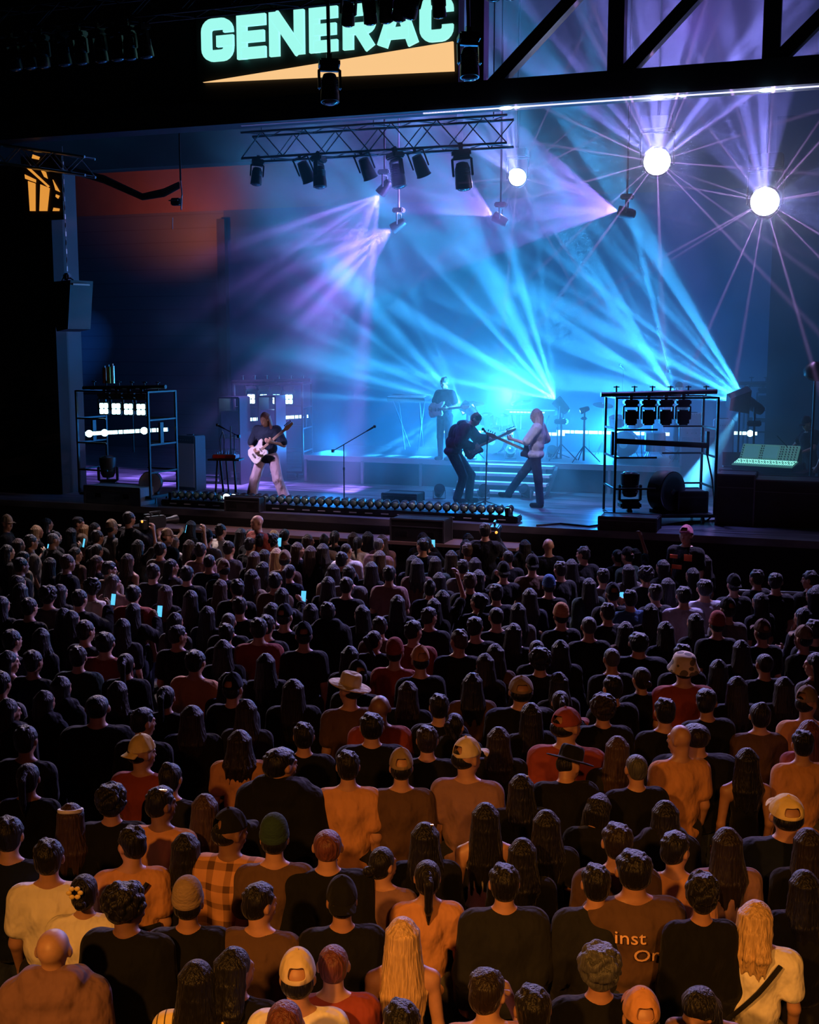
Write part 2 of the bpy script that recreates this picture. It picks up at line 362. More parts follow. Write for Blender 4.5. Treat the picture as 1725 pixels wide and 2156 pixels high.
# fascia: solid behind the sign, open truss on the right
FY = 19.9
zb0 = atY(1100, 221, FY).z                      # underside of the lower chord
chord_h = .42
fx0 = atY(965, 60, FY).x
wall('wall_fascia', ((XL - 6 + fx0) / 2, FY + .2, zb0 + 2.8), (fx0 - XL + 6, .3, 4.8), MATT)
steel = mat('dark_painted_steel', (.022, .022, .03), .5, .3, .2)
fas = empty('roof_truss', (0, FY + .15, zb0), 0, 'big dark steel roof truss spanning the stage opening above the beams', 'truss')
MB().box(((XL + XR) / 2 - 1, 0, chord_h / 2), (XR - XL + 8, .5, chord_h)).build('lower_chord', steel, fas)
MB().box(((XL + XR) / 2 - 1, 0, 4.7), (XR - XL + 8, .5, .4)).build('upper_chord', steel, fas)
for px in (1003, 1296, 1623):
    X = atY(px, 120, FY).x
    MB().box((X, 0, 2.6), (.26, .3, 4.4)).build('upright', steel, fas)
for (ax, ay, bx, by) in ((1012, 200, 1215, -20), (1310, 155, 1470, -20), (1640, 120, 1800, -40)):
    a = atY(ax, ay, FY); b = atY(bx, by, FY); d = (b - a).normalized(); b = a + d * 6.2
    a = Vector((a.x, 0, a.z - zb0)); b = Vector((b.x, 0, min(b.z - zb0, 4.8)))
    ln = (b - a).length; an = math.atan2(b.z - a.z, b.x - a.x)
    MB().box((a + b) / 2, (ln, .24, .2), (0, -an, 0)).build('diagonal', steel, fas)
# bright rail with small lamps under the chord
ld = MB()
rail = empty('light_rail', (0, FY - .12, zb0 - .05), 0, 'thin white-lit rail along the underside of the roof truss', 'light rail')
x0 = atY(985, 228, FY).x; x1 = atY(1725, 172, FY).x
MB().box(((x0 + x1) / 2, 0, 0), (x1 - x0 + 1.5, .03, .018)).build('tube', mat('lit_rail', (.9, .9, 1), .3, 0, 0, 3, 0, (.62, .6, 1), 1.6), rail)
MB().box((atY(750, 250, FY).x, 0, 0), ((x0 - atY(500, 265, FY).x), .03, .012)).build('edge_strip', mat('rail_pale_edge', (.25, .25, .45), .4, 0, 0, 3, 0, (.35, .3, .8), .12), rail)
for px in (1070, 1092, 1386, 1414, 1440, 1615, 1662):
    big = px in (1070, 1386, 1615)
    MB().sph((atY(px, 215, FY).x, 0, -.005), (.13 if big else .06, .05, .028 if big else .018)).build('lamp', LITB, rail)

# ---------------------------------------------------------------- the sign
SY = 19.9
sgn = empty('illuminated_sign', (0, SY, 0), 0, 'large illuminated sign with pale aqua letters GENERAC above an amber wedge', 'sign')
aqua = mat('aqua_lit_letter', (.3, .9, .85), .5, 0, .0, 3, 0, (.36, .97, .86), 1.0)
ambw = mat('amber_lit_wedge', (.9, .6, .3), .5, 0, .12, 3, 0, (1, .60, .26), .95)
zt = atY(460, 40, SY).z; zb = atY(460, 131, SY).z; hh = zt - zb
sx0 = atY(415, 100, SY).x; sx1 = atY(966, 100, SY).x
MB().box(((sx0 + sx1) / 2, .02, (zt + zb) / 2 - .25), (sx1 - sx0, .06, hh + .95)).build('panel', mat('sign_black_face', (.004, .005, .006), .6), sgn)
def arc(cx_, cz, r, a0, a1, n=5): return [(cx_ + r * math.cos(R(a0 + (a1 - a0) * k / n)), cz + r * math.sin(R(a0 + (a1 - a0) * k / n))) for k in range(n + 1)]
def stroke(mb, pts, t, M, depth=.07):
    P = [Vector((x, z)) for x, z in pts]; Lp = []; Rp = []
    for i, p in enumerate(P):
        d0 = (P[i] - P[i - 1]).normalized() if i else (P[1] - P[0]).normalized(); d1 = (P[i + 1] - P[i]).normalized() if i < len(P) - 1 else d0
        n0 = Vector((-d0.y, d0.x)); n1 = Vector((-d1.y, d1.x)); m_ = (n0 + n1).normalized(); k = (t / 2) / max(.5, m_.dot(n0))
        Lp.append(p + m_ * k); Rp.append(p - m_ * k)
    for i in range(len(P) - 1): mb.prism([tuple(Lp[i]), tuple(Lp[i + 1]), tuple(Rp[i + 1]), tuple(Rp[i])], depth, M)
def letter_paths(ch, W, H, t):
    h = t / 2; r = min(W, H) * .2
    if ch == 'C': return [[(W - h, H * .64)] + arc(W - h - r, H - h - r, r, 0, 90) + arc(h + r, H - h - r, r, 90, 180) + arc(h + r, h + r, r, 180, 270) + arc(W - h - r, h + r, r, 270, 360) + [(W - h, H * .36)]]
    if ch == 'G': return [[(W - h, H * .66)] + arc(W - h - r, H - h - r, r, 0, 90) + arc(h + r, H - h - r, r, 90, 180) + arc(h + r, h + r, r, 180, 270) + arc(W - h - r, h + r, r, 270, 360) + [(W - h, H * .54)], [(W * .48, H * .46), (W, H * .46)]]
    if ch == 'E': return [[(h, 0), (h, H)], [(h, H - h), (W, H - h)], [(h, H / 2), (W * .95, H / 2)], [(h, h), (W, h)]]
    if ch == 'N': return [[(h, 0), (h, H)], [(W - h, 0), (W - h, H)], [(h * .95, H - h * .3), (W - h * .95, h * .3)]]
    if ch == 'R': return [[(h, 0), (h, H)], [(h, H - h)] + arc(W - h - r * .8, H - h - r * .8, r * .8, 90, 0) + arc(W - h - r * .8, H * .45 + r * .8, r * .8, 0, -90) + [(h, H * .45)], [(W * .5, H * .42), (W - h, 0)]]
    if ch == 'A': return [[(h * .8, 0), (W * .5, H)], [(W - h * .8, 0), (W * .5, H)], [(W * .22, H * .27), (W * .78, H * .27)]]
for ch, pa, pb in (('G', 428, 495), ('E', 503, 563), ('N', 571, 644), ('E', 655, 714), ('R', 725, 794), ('A', 799, 882), ('C', 886, 957)):
    xa = atY(pa, 90, SY).x; xb = atY(pb, 90, SY).x
    m = MB(); M = Matrix.Translation((xa, -.05, zb))
    for k, pth in enumerate(letter_paths(ch, xb - xa, hh, .20 if ch in 'GCR' else .19)): stroke(m, pth, .19, Matrix.Translation((0, -.0015 * k, 0)) @ M)
    m.build('letter', aqua, sgn)
MB().prism(q([(429, 174), (955, 88), (957, 150)], SY - .04), .05, Matrix.Translation((0, -.05, 0))).build('wedge', ambw, sgn)

# haze inside the stage house
hz = bpy.data.materials.new('stage_haze'); hz.use_nodes = True; nt = hz.node_tree; nt.nodes.clear()
_o = nt.nodes.new('ShaderNodeOutputMaterial'); _v = nt.nodes.new('ShaderNodeVolumeScatter'); _v.inputs['Color'].default_value = (1, 1, 1, 1)
_v.inputs['Density'].default_value = HAZE['density']; _v.inputs['Anisotropy'].default_value = HAZE['aniso']; nt.links.new(_v.outputs[0], _o.inputs['Volume'])
_tc = nt.nodes.new('ShaderNodeTexCoord'); _ns = nt.nodes.new('ShaderNodeTexNoise'); _ns.inputs['Scale'].default_value = .55; _ns.inputs['Detail'].default_value = 2.0; _ns.inputs['Distortion'].default_value = .8
nt.links.new(_tc.outputs['Object'], _ns.inputs['Vector']); _mr = nt.nodes.new('ShaderNodeMapRange'); nt.links.new(_ns.outputs['Fac'], _mr.inputs[0])
_mr.inputs[1].default_value = .35; _mr.inputs[2].default_value = .68; _mr.inputs[3].default_value = HAZE['density'] * .35; _mr.inputs[4].default_value = HAZE['density'] * 2.1
_sx = nt.nodes.new('ShaderNodeSeparateXYZ'); nt.links.new(_tc.outputs['Object'], _sx.inputs[0])
_m2 = nt.nodes.new('ShaderNodeMapRange'); _m2.interpolation_type = 'SMOOTHSTEP'; nt.links.new(_sx.outputs[0], _m2.inputs[0]); _m2.inputs[1].default_value = -13.4; _m2.inputs[2].default_value = -9.8; _m2.inputs[3].default_value = .02; _m2.inputs[4].default_value = 1.0
_mu = nt.nodes.new('ShaderNodeMath'); _mu.operation = 'MULTIPLY'; nt.links.new(_mr.outputs[0], _mu.inputs[0]); nt.links.new(_m2.outputs[0], _mu.inputs[1]); 
_m4 = nt.nodes.new('ShaderNodeMapRange'); _m4.interpolation_type = 'SMOOTHSTEP'; nt.links.new(_sx.outputs[2], _m4.inputs[0]); _m4.inputs[1].default_value = 2.2; _m4.inputs[2].default_value = 5.0; _m4.inputs[3].default_value = 2.6; _m4.inputs[4].default_value = 1.0
_mv = nt.nodes.new('ShaderNodeMath'); _mv.operation = 'MULTIPLY'; nt.links.new(_mu.outputs[0], _mv.inputs[0]); nt.links.new(_m4.outputs[0], _mv.inputs[1]); nt.links.new(_mv.outputs[0], _v.inputs['Density']); hz.cycles.volume_step_rate = 1.0; hz.cycles.volume_sampling = 'EQUIANGULAR'
hb = MB().box(((pl + .02 + XR - .1) / 2, (FY + .45 + BACK) / 2, (STAGE + 13.9) / 2), (XR - .1 - pl - .02, BACK - FY - .5, 13.9 - STAGE - .04)).build('theatrical_haze', hz)
tag(hb, 'thin theatrical haze filling the stage house and catching the beams', 'haze', kind='stuff')
# ---------------------------------------------------------------- figures: smooth-blended bodies
def mesh_field(name, prims, vox=.012, k=.022, rnd=None):
    """prims: ('c',a,b,ra,rb) ('e',c,radii) ('b',c,half,round); a trailing '-' cuts. Returns a mesh of the blended union."""
    P = []
    lo = np.full(3, 1e9); hi = -lo
    for p in prims:
        cut = isinstance(p[-1], str)
        if p[0] == 'c':
            a, b = np.array(p[1], float), np.array(p[2], float); r = max(p[3], p[4]); l, h = np.minimum(a, b) - r, np.maximum(a, b) + r
        elif p[0] == 'e': l, h = np.array(p[1], float) - p[2], np.array(p[1], float) + p[2]
        else: l, h = np.array(p[1], float) - p[2] - p[3], np.array(p[1], float) + p[2] + p[3]
        P.append((p, l, h, cut))
        if not cut: lo = np.minimum(lo, l); hi = np.maximum(hi, h)
    lo = lo - 3 * vox; n = np.ceil((hi - lo + 3 * vox) / vox).astype(int) + 1
    F = np.full(n, .2, np.float32)
    for p, l, h, cut in P:
        mg = k + 2.5 * vox
        i0 = np.maximum(0, np.floor((l - mg - lo) / vox).astype(int)); i1 = np.minimum(n, np.ceil((h + mg - lo) / vox).astype(int) + 1)
        if (i1 <= i0).any(): continue
        X, Y, Z = np.meshgrid(*[lo[d] + vox * np.arange(i0[d], i1[d]) for d in range(3)], indexing='ij')
        if p[0] == 'c':
            a, b = np.array(p[1], float), np.array(p[2], float); ba = b - a; L2 = max(1e-9, ba @ ba)
            t = np.clip(((X - a[0]) * ba[0] + (Y - a[1]) * ba[1] + (Z - a[2]) * ba[2]) / L2, 0, 1)
            d = np.sqrt((X - a[0] - t * ba[0]) ** 2 + (Y - a[1] - t * ba[1]) ** 2 + (Z - a[2] - t * ba[2]) ** 2) - (p[3] + (p[4] - p[3]) * t)
        elif p[0] == 'e':
            c, r = p[1], p[2]; k0 = np.sqrt(((X - c[0]) / r[0]) ** 2 + ((Y - c[1]) / r[1]) ** 2 + ((Z - c[2]) / r[2]) ** 2)
            k1 = np.sqrt(((X - c[0]) / r[0] ** 2) ** 2 + ((Y - c[1]) / r[1] ** 2) ** 2 + ((Z - c[2]) / r[2] ** 2) ** 2) + 1e-9
            d = k0 * (k0 - 1) / k1
        else:
            c, r = p[1], p[2]; qx, qy, qz = np.abs(X - c[0]) - r[0], np.abs(Y - c[1]) - r[1], np.abs(Z - c[2]) - r[2]
            d = np.sqrt(np.maximum(qx, 0) ** 2 + np.maximum(qy, 0) ** 2 + np.maximum(qz, 0) ** 2) + np.minimum(np.maximum(qx, np.maximum(qy, qz)), 0) - p[3]
        sl = tuple(slice(i0[j], i1[j]) for j in range(3)); f = F[sl]
        if cut: F[sl] = np.maximum(f, -d)
        else:
            hh_ = np.maximum(k - np.abs(f - d), 0) / k; F[sl] = np.minimum(f, d) - hh_ * hh_ * k * .25
    # surface nets
    S = F < 0
    c = [S[a:n[0] - 1 + a, b:n[1] - 1 + b, e:n[2] - 1 + e] for a in (0, 1) for b in (0, 1) for e in (0, 1)]
    cnt = sum(x.astype(np.int8) for x in c); act = (cnt > 0) & (cnt < 8); idx = np.argwhere(act)
    if len(idx) == 0: return bpy.data.meshes.new(name)
    acc = np.zeros((len(idx), 3)); num = np.zeros(len(idx))
    corners = [(a, b, e) for a in (0, 1) for b in (0, 1) for e in (0, 1)]
    val = {q_: F[idx[:, 0] + q_[0], idx[:, 1] + q_[1], idx[:, 2] + q_[2]] for q_ in corners}
    for a in corners:
        for ax in range(3):
            if a[ax]: continue
            b = list(a); b[ax] = 1; b = tuple(b); va, vb = val[a], val[b]; m = (va < 0) != (vb < 0)
            t = np.where(m, va / np.where(m, va - vb, 1), 0); pt = np.tile(np.array(a, float), (len(idx), 1)); pt[:, ax] = t
            acc[m] += pt[m]; num[m] += 1
    V = lo + vox * (idx + acc / num[:, None])
    vid = np.full(act.shape, -1, int); vid[act] = np.arange(len(idx)); Q = []
    for ax in range(3):
        o1, o2 = (ax + 1) % 3, (ax + 2) % 3
        s0 = [slice(1, n[j] - 1) for j in range(3)]; s0[ax] = slice(0, n[ax] - 1); s1 = list(s0); s1[ax] = slice(1, n[ax])
        A, B = S[tuple(s0)], S[tuple(s1)]; e = np.argwhere(A != B)
        if len(e) == 0: continue
        flip = A[A != B]; base = e.copy(); base[:, o1] += 1; base[:, o2] += 1
        def g(d1, d2):
            z = base.copy(); z[:, o1] -= d1; z[:, o2] -= d2; return vid[z[:, 0], z[:, 1], z[:, 2]]
        qd = np.stack([g(0, 0), g(1, 0), g(1, 1), g(0, 1)], 1); qd[~flip] = qd[~flip][:, ::-1]; Q.append(qd)
    Q = np.concatenate(Q); Q = Q[(Q >= 0).all(1)]
    # two rounds of smoothing
    for _ in range(2):
        sm = np.zeros_like(V); ct = np.zeros(len(V))
        for a in range(4):
            for b in ((a + 1) % 4, (a + 3) % 4):
                np.add.at(sm, Q[:, a], V[Q[:, b]]); np.add.at(ct, Q[:, a], 1)
        V = V * .5 + .5 * sm / np.maximum(ct, 1)[:, None]
    me = bpy.data.meshes.new(name); me.vertices.add(len(V)); me.vertices.foreach_set('co', V.astype(np.float32).ravel())
    me.loops.add(len(Q) * 4); me.loops.foreach_set('vertex_index', Q.ravel().astype(np.int32)); me.polygons.add(len(Q))
    me.polygons.foreach_set('loop_start', np.arange(0, len(Q) * 4, 4, dtype=np.int32)); me.polygons.foreach_set('loop_total', np.full(len(Q), 4, np.int32))
    me.update(calc_edges=True); me.polygons.foreach_set('use_smooth', np.ones(len(Q), bool)); me.validate()
    return me
V3 = lambda *a: np.array(a, float)
def J(**kw):
    """joints of a standing adult 1.75 m tall, facing +Y, right side at +X"""
    j = dict(head=V3(0, .01, 1.64), neck=V3(0, -.01, 1.50), chest=V3(0, 0, 1.30), waist=V3(0, .0, 1.10), pelvis=V3(0, 0, .96),
             shR=V3(.160, -.01, 1.405), shL=V3(-.160, -.01, 1.405), elR=V3(.20, -.03, 1.13), elL=V3(-.20, -.03, 1.13), wrR=V3(.205, .07, .89), wrL=V3(-.205, .07, .89),
             hipR=V3(.09, 0, .93), hipL=V3(-.09, 0, .93), knR=V3(.10, .02, .50), knL=V3(-.10, .02, .50), anR=V3(.11, -.01, .09), anL=V3(-.11, -.01, .09), look=V3(0, 1, 0), foot=None)
    for k_, v in kw.items(): j[k_] = V3(*v) if v is not None else None
    return j
def unit(v): return v / max(1e-9, np.linalg.norm(v))
def head_frame(j):
    f = unit(j['look']); up = unit(j['head'] - j['neck'] + V3(0, 0, .08)); r = unit(np.cross(f, up)); up = unit(np.cross(r, f)); return r, f, up
def hand(j, s, curl=.5, r0=.0):
    el, wr = j['el' + s], j['wr' + s]; d = unit(wr - el); side = 1 if s == 'R' else -1
    inn = unit(j['chest'] - wr); inn = unit(inn - d * (inn @ d)); w_ = unit(np.cross(d, inn)) * side
    out = [('c', wr, wr + d * .075, .021, .030), ('c', wr + d * .03 + w_ * .015, wr + d * .08 + w_ * .025, .018, .016), ('c', wr + d * .03 - w_ * .015, wr + d * .08 - w_ * .025, .018, .016)]
    for k_, (o, L) in enumerate(((.03, .070), (.010, .080), (-.010, .074), (-.03, .058))):
        a = wr + d * .085 + w_ * o; b = a + unit(d * (1 - curl * .5) + inn * curl * .8) * L * .5; c_ = b + unit(d * (1 - curl * 1.3) + inn * curl * 1.6) * L * .5
        out += [('c', a, b, .0095, .009), ('c', b, c_, .009, .0075)]
    a = wr + d * .03 + w_ * .028; b = a + unit(w_ * .7 + d * .6 + inn * .4) * .045; out += [('c', a, b, .012, .0105), ('c', b, b + unit(d * .7 + inn * .6) * .03, .0105, .008)]
    return out
def feet_prims(j, g=0.0):
    o = []
    for s in 'RL':
        a = j['an' + s]; t = j['foot' + s] if ('foot' + s) in j else a + V3(.01 if s == 'R' else -.01, .15, -.045)
        d = unit(t - a); o += [('c', a + V3(0, -.02, -.045) * 1, t, .038 + g, .034 + g), ('c', a, a + V3(0, 0, -.03), .038 + g, .04 + g)]
    return o
def body_prims(j, fat=1.0, fem=False):
    r, f, u = head_frame(j); H = j['head']; P = []
    hp = lambda x, y, z: H + r * x + f * y + u * z
    P += [('e', hp(0, -.012, .025), V3(.074, .092, .085)), ('e', hp(0, .022, -.035), V3(.056, .064, .075)), ('c', hp(0, .03, -.085), hp(0, .058, -.095), .028, .02),
          ('c', hp(0, .078, .012), hp(0, .098, -.022), .009, .013), ('c', hp(.028, .07, .022), hp(-.028, .07, .022), .016, .016), ('c', hp(.02, .076, -.058), hp(-.02, .076, -.058), .011, .011),
          ('e', hp(.036, .055, -.022), V3(.02, .02, .02)), ('e', hp(-.036, .055, -.022), V3(.02, .02, .02)),
          ('e', hp(.077, -.005, -.008), V3(.012, .018, .03)), ('e', hp(-.077, -.005, -.008), V3(.012, .018, .03))]
    P += [('c', j['neck'] - V3(0, 0, .05), hp(0, -.025, -.05), .056 * fat, .050)]
    c, w_, pv = j['chest'], j['waist'], j['pelvis']; sw = .9 if fem else 1
    P += [('e', c + V3(0, 0, .03), V3(.150 * sw * fat, .100 * fat, .15)), ('e', w_, V3(.128 * sw * fat, .092 * fat, .13)), ('e', pv, V3(.155 * fat, .108 * fat, .12)),
          ('c', j['shR'] * .8 + c * .2, j['shL'] * .8 + c * .2, .062, .062), ('c', j['shR'] + V3(0, 0, .0), j['neck'] + V3(0, 0, -.01), .048, .05), ('c', j['shL'], j['neck'] + V3(0, 0, -.01), .048, .05), ('c', c, w_, .1, .09), ('c', w_, pv, .09, .1)]
    for s in 'RL':
        P += [('c', j['sh' + s], j['el' + s], .052 * fat, .038 * fat), ('c', j['el' + s], j['wr' + s], .038 * fat, .025)] + hand(j, s, j.get('curl' + s, .5) if not isinstance(j.get('curl' + s), np.ndarray) else .5)
        P += [('c', j['hip' + s], j['kn' + s], .085 * fat, .054), ('c', j['kn' + s] + V3(0, -.01, -.02), j['kn' + s] * .6 + j['an' + s] * .4 + V3(0, -.012, 0), .052, .05), ('c', j['kn' + s], j['an' + s], .05, .034)]
    return P + feet_prims(j)
def shirt_prims(j, fat=1.0, g=.018, sleeve=.6, hem=.0, fem=False, tank=False, loose=1.0):
    c, w_, pv = j['chest'], j['waist'], j['pelvis']; sw = .92 if fem else 1; P = []
    cw = unit(c - w_)
    P += [('e', c + V3(0, 0, .02), V3((.155 * sw * fat + g) * loose, .105 * fat + g, .15)), ('e', w_, V3((.138 * sw * fat + g) * loose, .100 * fat + g, .15)), ('c', c, w_, .11 * fat + g, .10 * fat + g),
          ('e', pv * .85 + w_ * .15 + V3(0, 0, -hem), V3((.160 * fat + g) * loose, .112 * fat + g, .10))]
    if not tank:
        P += [('c', j['shR'] * .86 + c * .14, j['shL'] * .86 + c * .14, .066 + g * .6, .066 + g * .6), ('c', j['shR'], j['neck'] + V3(.02, 0, -.035), .050 + g * .5, .045 + g * .4), ('c', j['shL'], j['neck'] + V3(-.02, 0, -.035), .050 + g * .5, .045 + g * .4)]
        for s in 'RL':
            sh, el, wr = j['sh' + s], j['el' + s], j['wr' + s]
            if sleeve <= 1: P += [('c', sh, sh + (el - sh) * sleeve, .056 * fat + g, .052 * fat + g)]
            else: P += [('c', sh, el, .056 * fat + g, .046 * fat + g), ('c', el, el + (wr - el) * (sleeve - 1), .046 * fat + g, .032 + g)]
    else:
        for s in (1, -1): P += [('c', j['neck'] + V3(.085 * s, -.035, -.05), c + V3(.085 * s, -.095, .04), .017, .02), ('c', j['neck'] + V3(.085 * s, .02, -.05), c + V3(.085 * s, .09, .04), .017, .02), ('c', j['neck'] + V3(.085 * s, -.035, -.05), j['neck'] + V3(.085 * s, .02, -.05), .017, .017)]
    return P
def trouser_prims(j, fat=1.0, g=.012, flare=.0, short=False):
    P = [('e', j['pelvis'] + V3(0, 0, .0), V3(.160 * fat + g, .112 * fat + g, .10))]
    for s in 'RL':
        an = j['an' + s] if not short else j['kn' + s] * .9 + j['an' + s] * .1
        P += [('c', j['hip' + s], j['kn' + s], .09 * fat + g, .060 + g + flare * .5)]
        if not short: P += [('c', j['kn' + s], an, .056 + g + flare * .5, .046 + g + flare)]
    return P
def hair_prims(j, kind, seed=1):
    rr = random.Random(seed); r, f, u = head_frame(j); H = j['head']; hp = lambda x, y, z: H + r * x + f * y + u * z; P = []
    cap_ = [('e', hp(0, -.022, .034), V3(.084, .096, .090)), ('e', hp(0, -.045, -.02), V3(.076, .062, .075))]
    if kind == 'short':
        P = [('e', hp(0, -.018, .036), V3(.082, .098, .086)), ('e', hp(0, -.042, -.01), V3(.076, .062, .078))]
        for _ in range(26):
            a = rr.uniform(0, 6.28); z = rr.uniform(.03, .115); q_ = math.sqrt(max(.05, 1 - ((z - .036) / .09) ** 2)); P.append(('c', hp(.074 * q_ * math.cos(a), -.018 + .088 * q_ * math.sin(a), z), hp(.080 * q_ * math.cos(a + .3), -.018 + .095 * q_ * math.sin(a + .3), z + .004), .012, .006))
    elif kind == 'buzz': P = [('e', hp(0, -.018, .030), V3(.0775, .094, .083)), ('e', hp(0, -.05, -.01), V3(.068, .046, .06))]
    elif kind == 'curly':
        P = list(cap_)
        for _ in range(170):
            a = rr.uniform(0, 6.28); z = rr.uniform(-.06, .12); q_ = math.sqrt(max(.08, 1 - ((z - .03) / .1) ** 2)); y = -.025 + .105 * q_ * math.sin(a)
            if y > .055 and z < .06: continue
            P.append(('e', hp(.095 * q_ * math.cos(a), y, z), V3(1, 1, 1) * rr.uniform(.011, .019)))
    elif kind in ('long', 'wavy', 'verylong'):
        P = list(cap_); end = {'long': 1.28, 'wavy': 1.33, 'verylong': 1.16}[kind] - 1.64
        n_ = 34
        for i in range(n_):
            a = -math.pi * (-.07 + 1.14 * (i + .5) / n_); tw = rr.uniform(-.04, .04)
            cx_, sy = math.cos(a + tw), math.sin(a + tw); w1, w2 = rr.uniform(.96, 1.02), rr.uniform(.9, 1.12)
            p0 = hp(.018 * cx_, -.02 + .03 * sy, .108); p1 = hp(.079 * cx_, -.022 + .090 * sy, .045); p2 = hp(.085 * cx_ * w1, -.028 + .090 * sy * w1, -.05)
            p3 = H + V3(0, 0, end * .6) + r * (.112 * cx_ * w2) + f * (-.06 + .070 * sy * w2); p4 = H + V3(0, 0, end * rr.uniform(.86, 1.08)) + r * (.092 * cx_ * w2 + rr.uniform(-.02, .02)) + f * (-.07 + .06 * sy * w2)
            if kind == 'wavy': p3 = p3 + r * rr.uniform(-.02, .02) + f * rr.uniform(-.02, .01)
            P += [('c', p0, p1, .012, .012), ('c', p1, p2, .012, .014), ('c', p2, p3, .014, .015), ('c', p3, p4, .015, .005)]
    elif kind == 'bun': P = list(cap_) + [('e', hp(0, -.06, .115), V3(.040, .040, .034)), ('e', hp(0, -.05, .10), V3(.03, .03, .03))]
    elif kind == 'lowbun': P = list(cap_) + [('e', hp(0, -.135, -.02), V3(.038, .034, .036))]
    elif kind == 'pony':
        P = list(cap_) + [('c', hp(0, -.10, .07), hp(0, -.155, .03), .024, .03), ('c', hp(0, -.155, .03), H + V3(0, -.15, -.14), .03, .026), ('c', H + V3(0, -.15, -.14), H + V3(0, -.125, -.25), .026, .008)]
    elif kind == 'capfringe': P = [('e', hp(0, -.045, .0), V3(.079, .066, .075))]
    elif kind == 'beard': P = [('e', hp(0, .035, -.07), V3(.055, .055, .045))]
    return P
def cap_mesh(kind):
    """headwear in head space, facing +Y, origin at the head centre"""
    mb = MB()
    if kind in ('cap', 'capback'):
        s = 1 if kind == 'cap' else -1; n, m_ = 24, 7; rings = []
        for i in range(m_ + 1):
            z = .135 * math.sin(math.pi / 2 * i / m_); q_ = math.cos(math.pi / 2 * i / m_) if i < m_ else .03
            rings.append([mb.bm.verts.new((.089 * q_ * math.cos(2 * math.pi * k / n), -.008 + .104 * q_ * math.sin(2 * math.pi * k / n), .012 + z * .95)) for k in range(n)])
        for i, (a, b) in enumerate(zip(rings, rings[1:])):
            for k in range(n):
                y = math.sin(2 * math.pi * (k + .5) / n) * s; x = abs(math.cos(2 * math.pi * (k + .5) / n))
                if y < -.88 and i in (1, 2): continue
                mb.bm.faces.new((a[k], a[(k + 1) % n], b[(k + 1) % n], b[k]))
        mb.bm.faces.new(rings[-1])
        mb.sph((0, -.008, .142), (.009, .009, .006), 8)
        # brim, slightly curved
        rows = []
        for i in range(5):
            t = i / 4; rows.append([mb.bm.verts.new((.078 * math.sin(u_) * (1 - .10 * t), s * (.07 + .028 * math.cos(u_) + .075 * t * math.cos(u_ * .8)), .018 - .014 * t - .02 * (u_ / 1.4) ** 2 * (.6 + t))) for u_ in [(-1.4 + 2.8 * k / 10) for k in range(11)]])
        for a, b in zip(rows, rows[1:]):
            for k in range(10): mb.bm.faces.new((a[k], a[k + 1], b[k + 1], b[k]))
    elif kind == 'beanie':
        M = Matrix.Translation((0, -.012, 0)) @ Matrix.Diagonal((1, 1.14, 1, 1))
        mb.lathe([(.080, .0), (.090, .002), (.092, .012), (.090, .04), (.084, .042), (.086, .06), (.080, .09), (.062, .125), (.035, .145), (.004, .15)], M, 28)
    elif kind == 'hat':
        M = Matrix.Translation((0, -.01, .02)) @ Matrix.Diagonal((1, 1.12, 1, 1))
        mb.lathe([(.079, 0), (.170, -.010), (.176, .0), (.170, .006), (.092, .010), (.090, .012), (.088, .06), (.084, .095), (.070, .112), (.045, .108), (.02, .098), (.002, .096)], M, 32)
    elif kind == 'bucket':
        M = Matrix.Translation((0, -.01, .0)) @ Matrix.Diagonal((1, 1.12, 1, 1))
        mb.lathe([(.084, .03), (.128, -.03), (.130, -.026), (.092, .04), (.088, .10), (.070, .132), (.002, .138)], M, 28)
    bmesh.ops.recalc_face_normals(mb.bm, faces=mb.bm.faces)
    me = bpy.data.meshes.new(kind); mb.bm.to_mesh(me); mb.bm.free()
    for p in me.polygons: p.use_smooth = True
    tmp = bpy.data.objects.new('t', me); COL.objects.link(tmp)
    if kind in ('cap', 'capback'):
        md = tmp.modifiers.new('s', 'SOLIDIFY'); md.thickness = .004
    md = tmp.modifiers.new('d', 'SUBSURF'); md.levels = 1
    dg = bpy.context.evaluated_depsgraph_get(); me2 = bpy.data.meshes.new_from_object(tmp.evaluated_get(dg)); bpy.data.objects.remove(tmp)
    for p in me2.polygons: p.use_smooth = True
    return me2
SKIN = cloth_mat('skin', 'skin'); CLOTH = cloth_mat('woven_cotton'); HAIR = cloth_mat('hair', 'hair'); KNIT = cloth_mat('knitted_wool', 'knit')
PIN = cloth_mat('pinstripe_cotton', 'pinstripe'); PLAID = cloth_mat('plaid_cotton', 'plaid'); CAMO = cloth_mat('printed_camouflage', 'camo')
ALT = {}
def put(name, me, m, col, parent=None, loc=None, rot=None, scale=None):
    if me.materials and me.materials[0] != m:      # same shape in another fabric
        k = (me.name, m.name)
        if k not in ALT: ALT[k] = me.copy(); ALT[k].materials[0] = m
        me = ALT[k]
    if not me.materials: me.materials.append(m)
    o = bpy.data.objects.new(name, me); COL.objects.link(o); o.color = (*col, 1)
    if parent is not None: o.parent = parent
    if loc is not None: o.location = loc
    if rot is not None: o.rotation_euler = rot
    if scale is not None: o.scale = scale
    return o
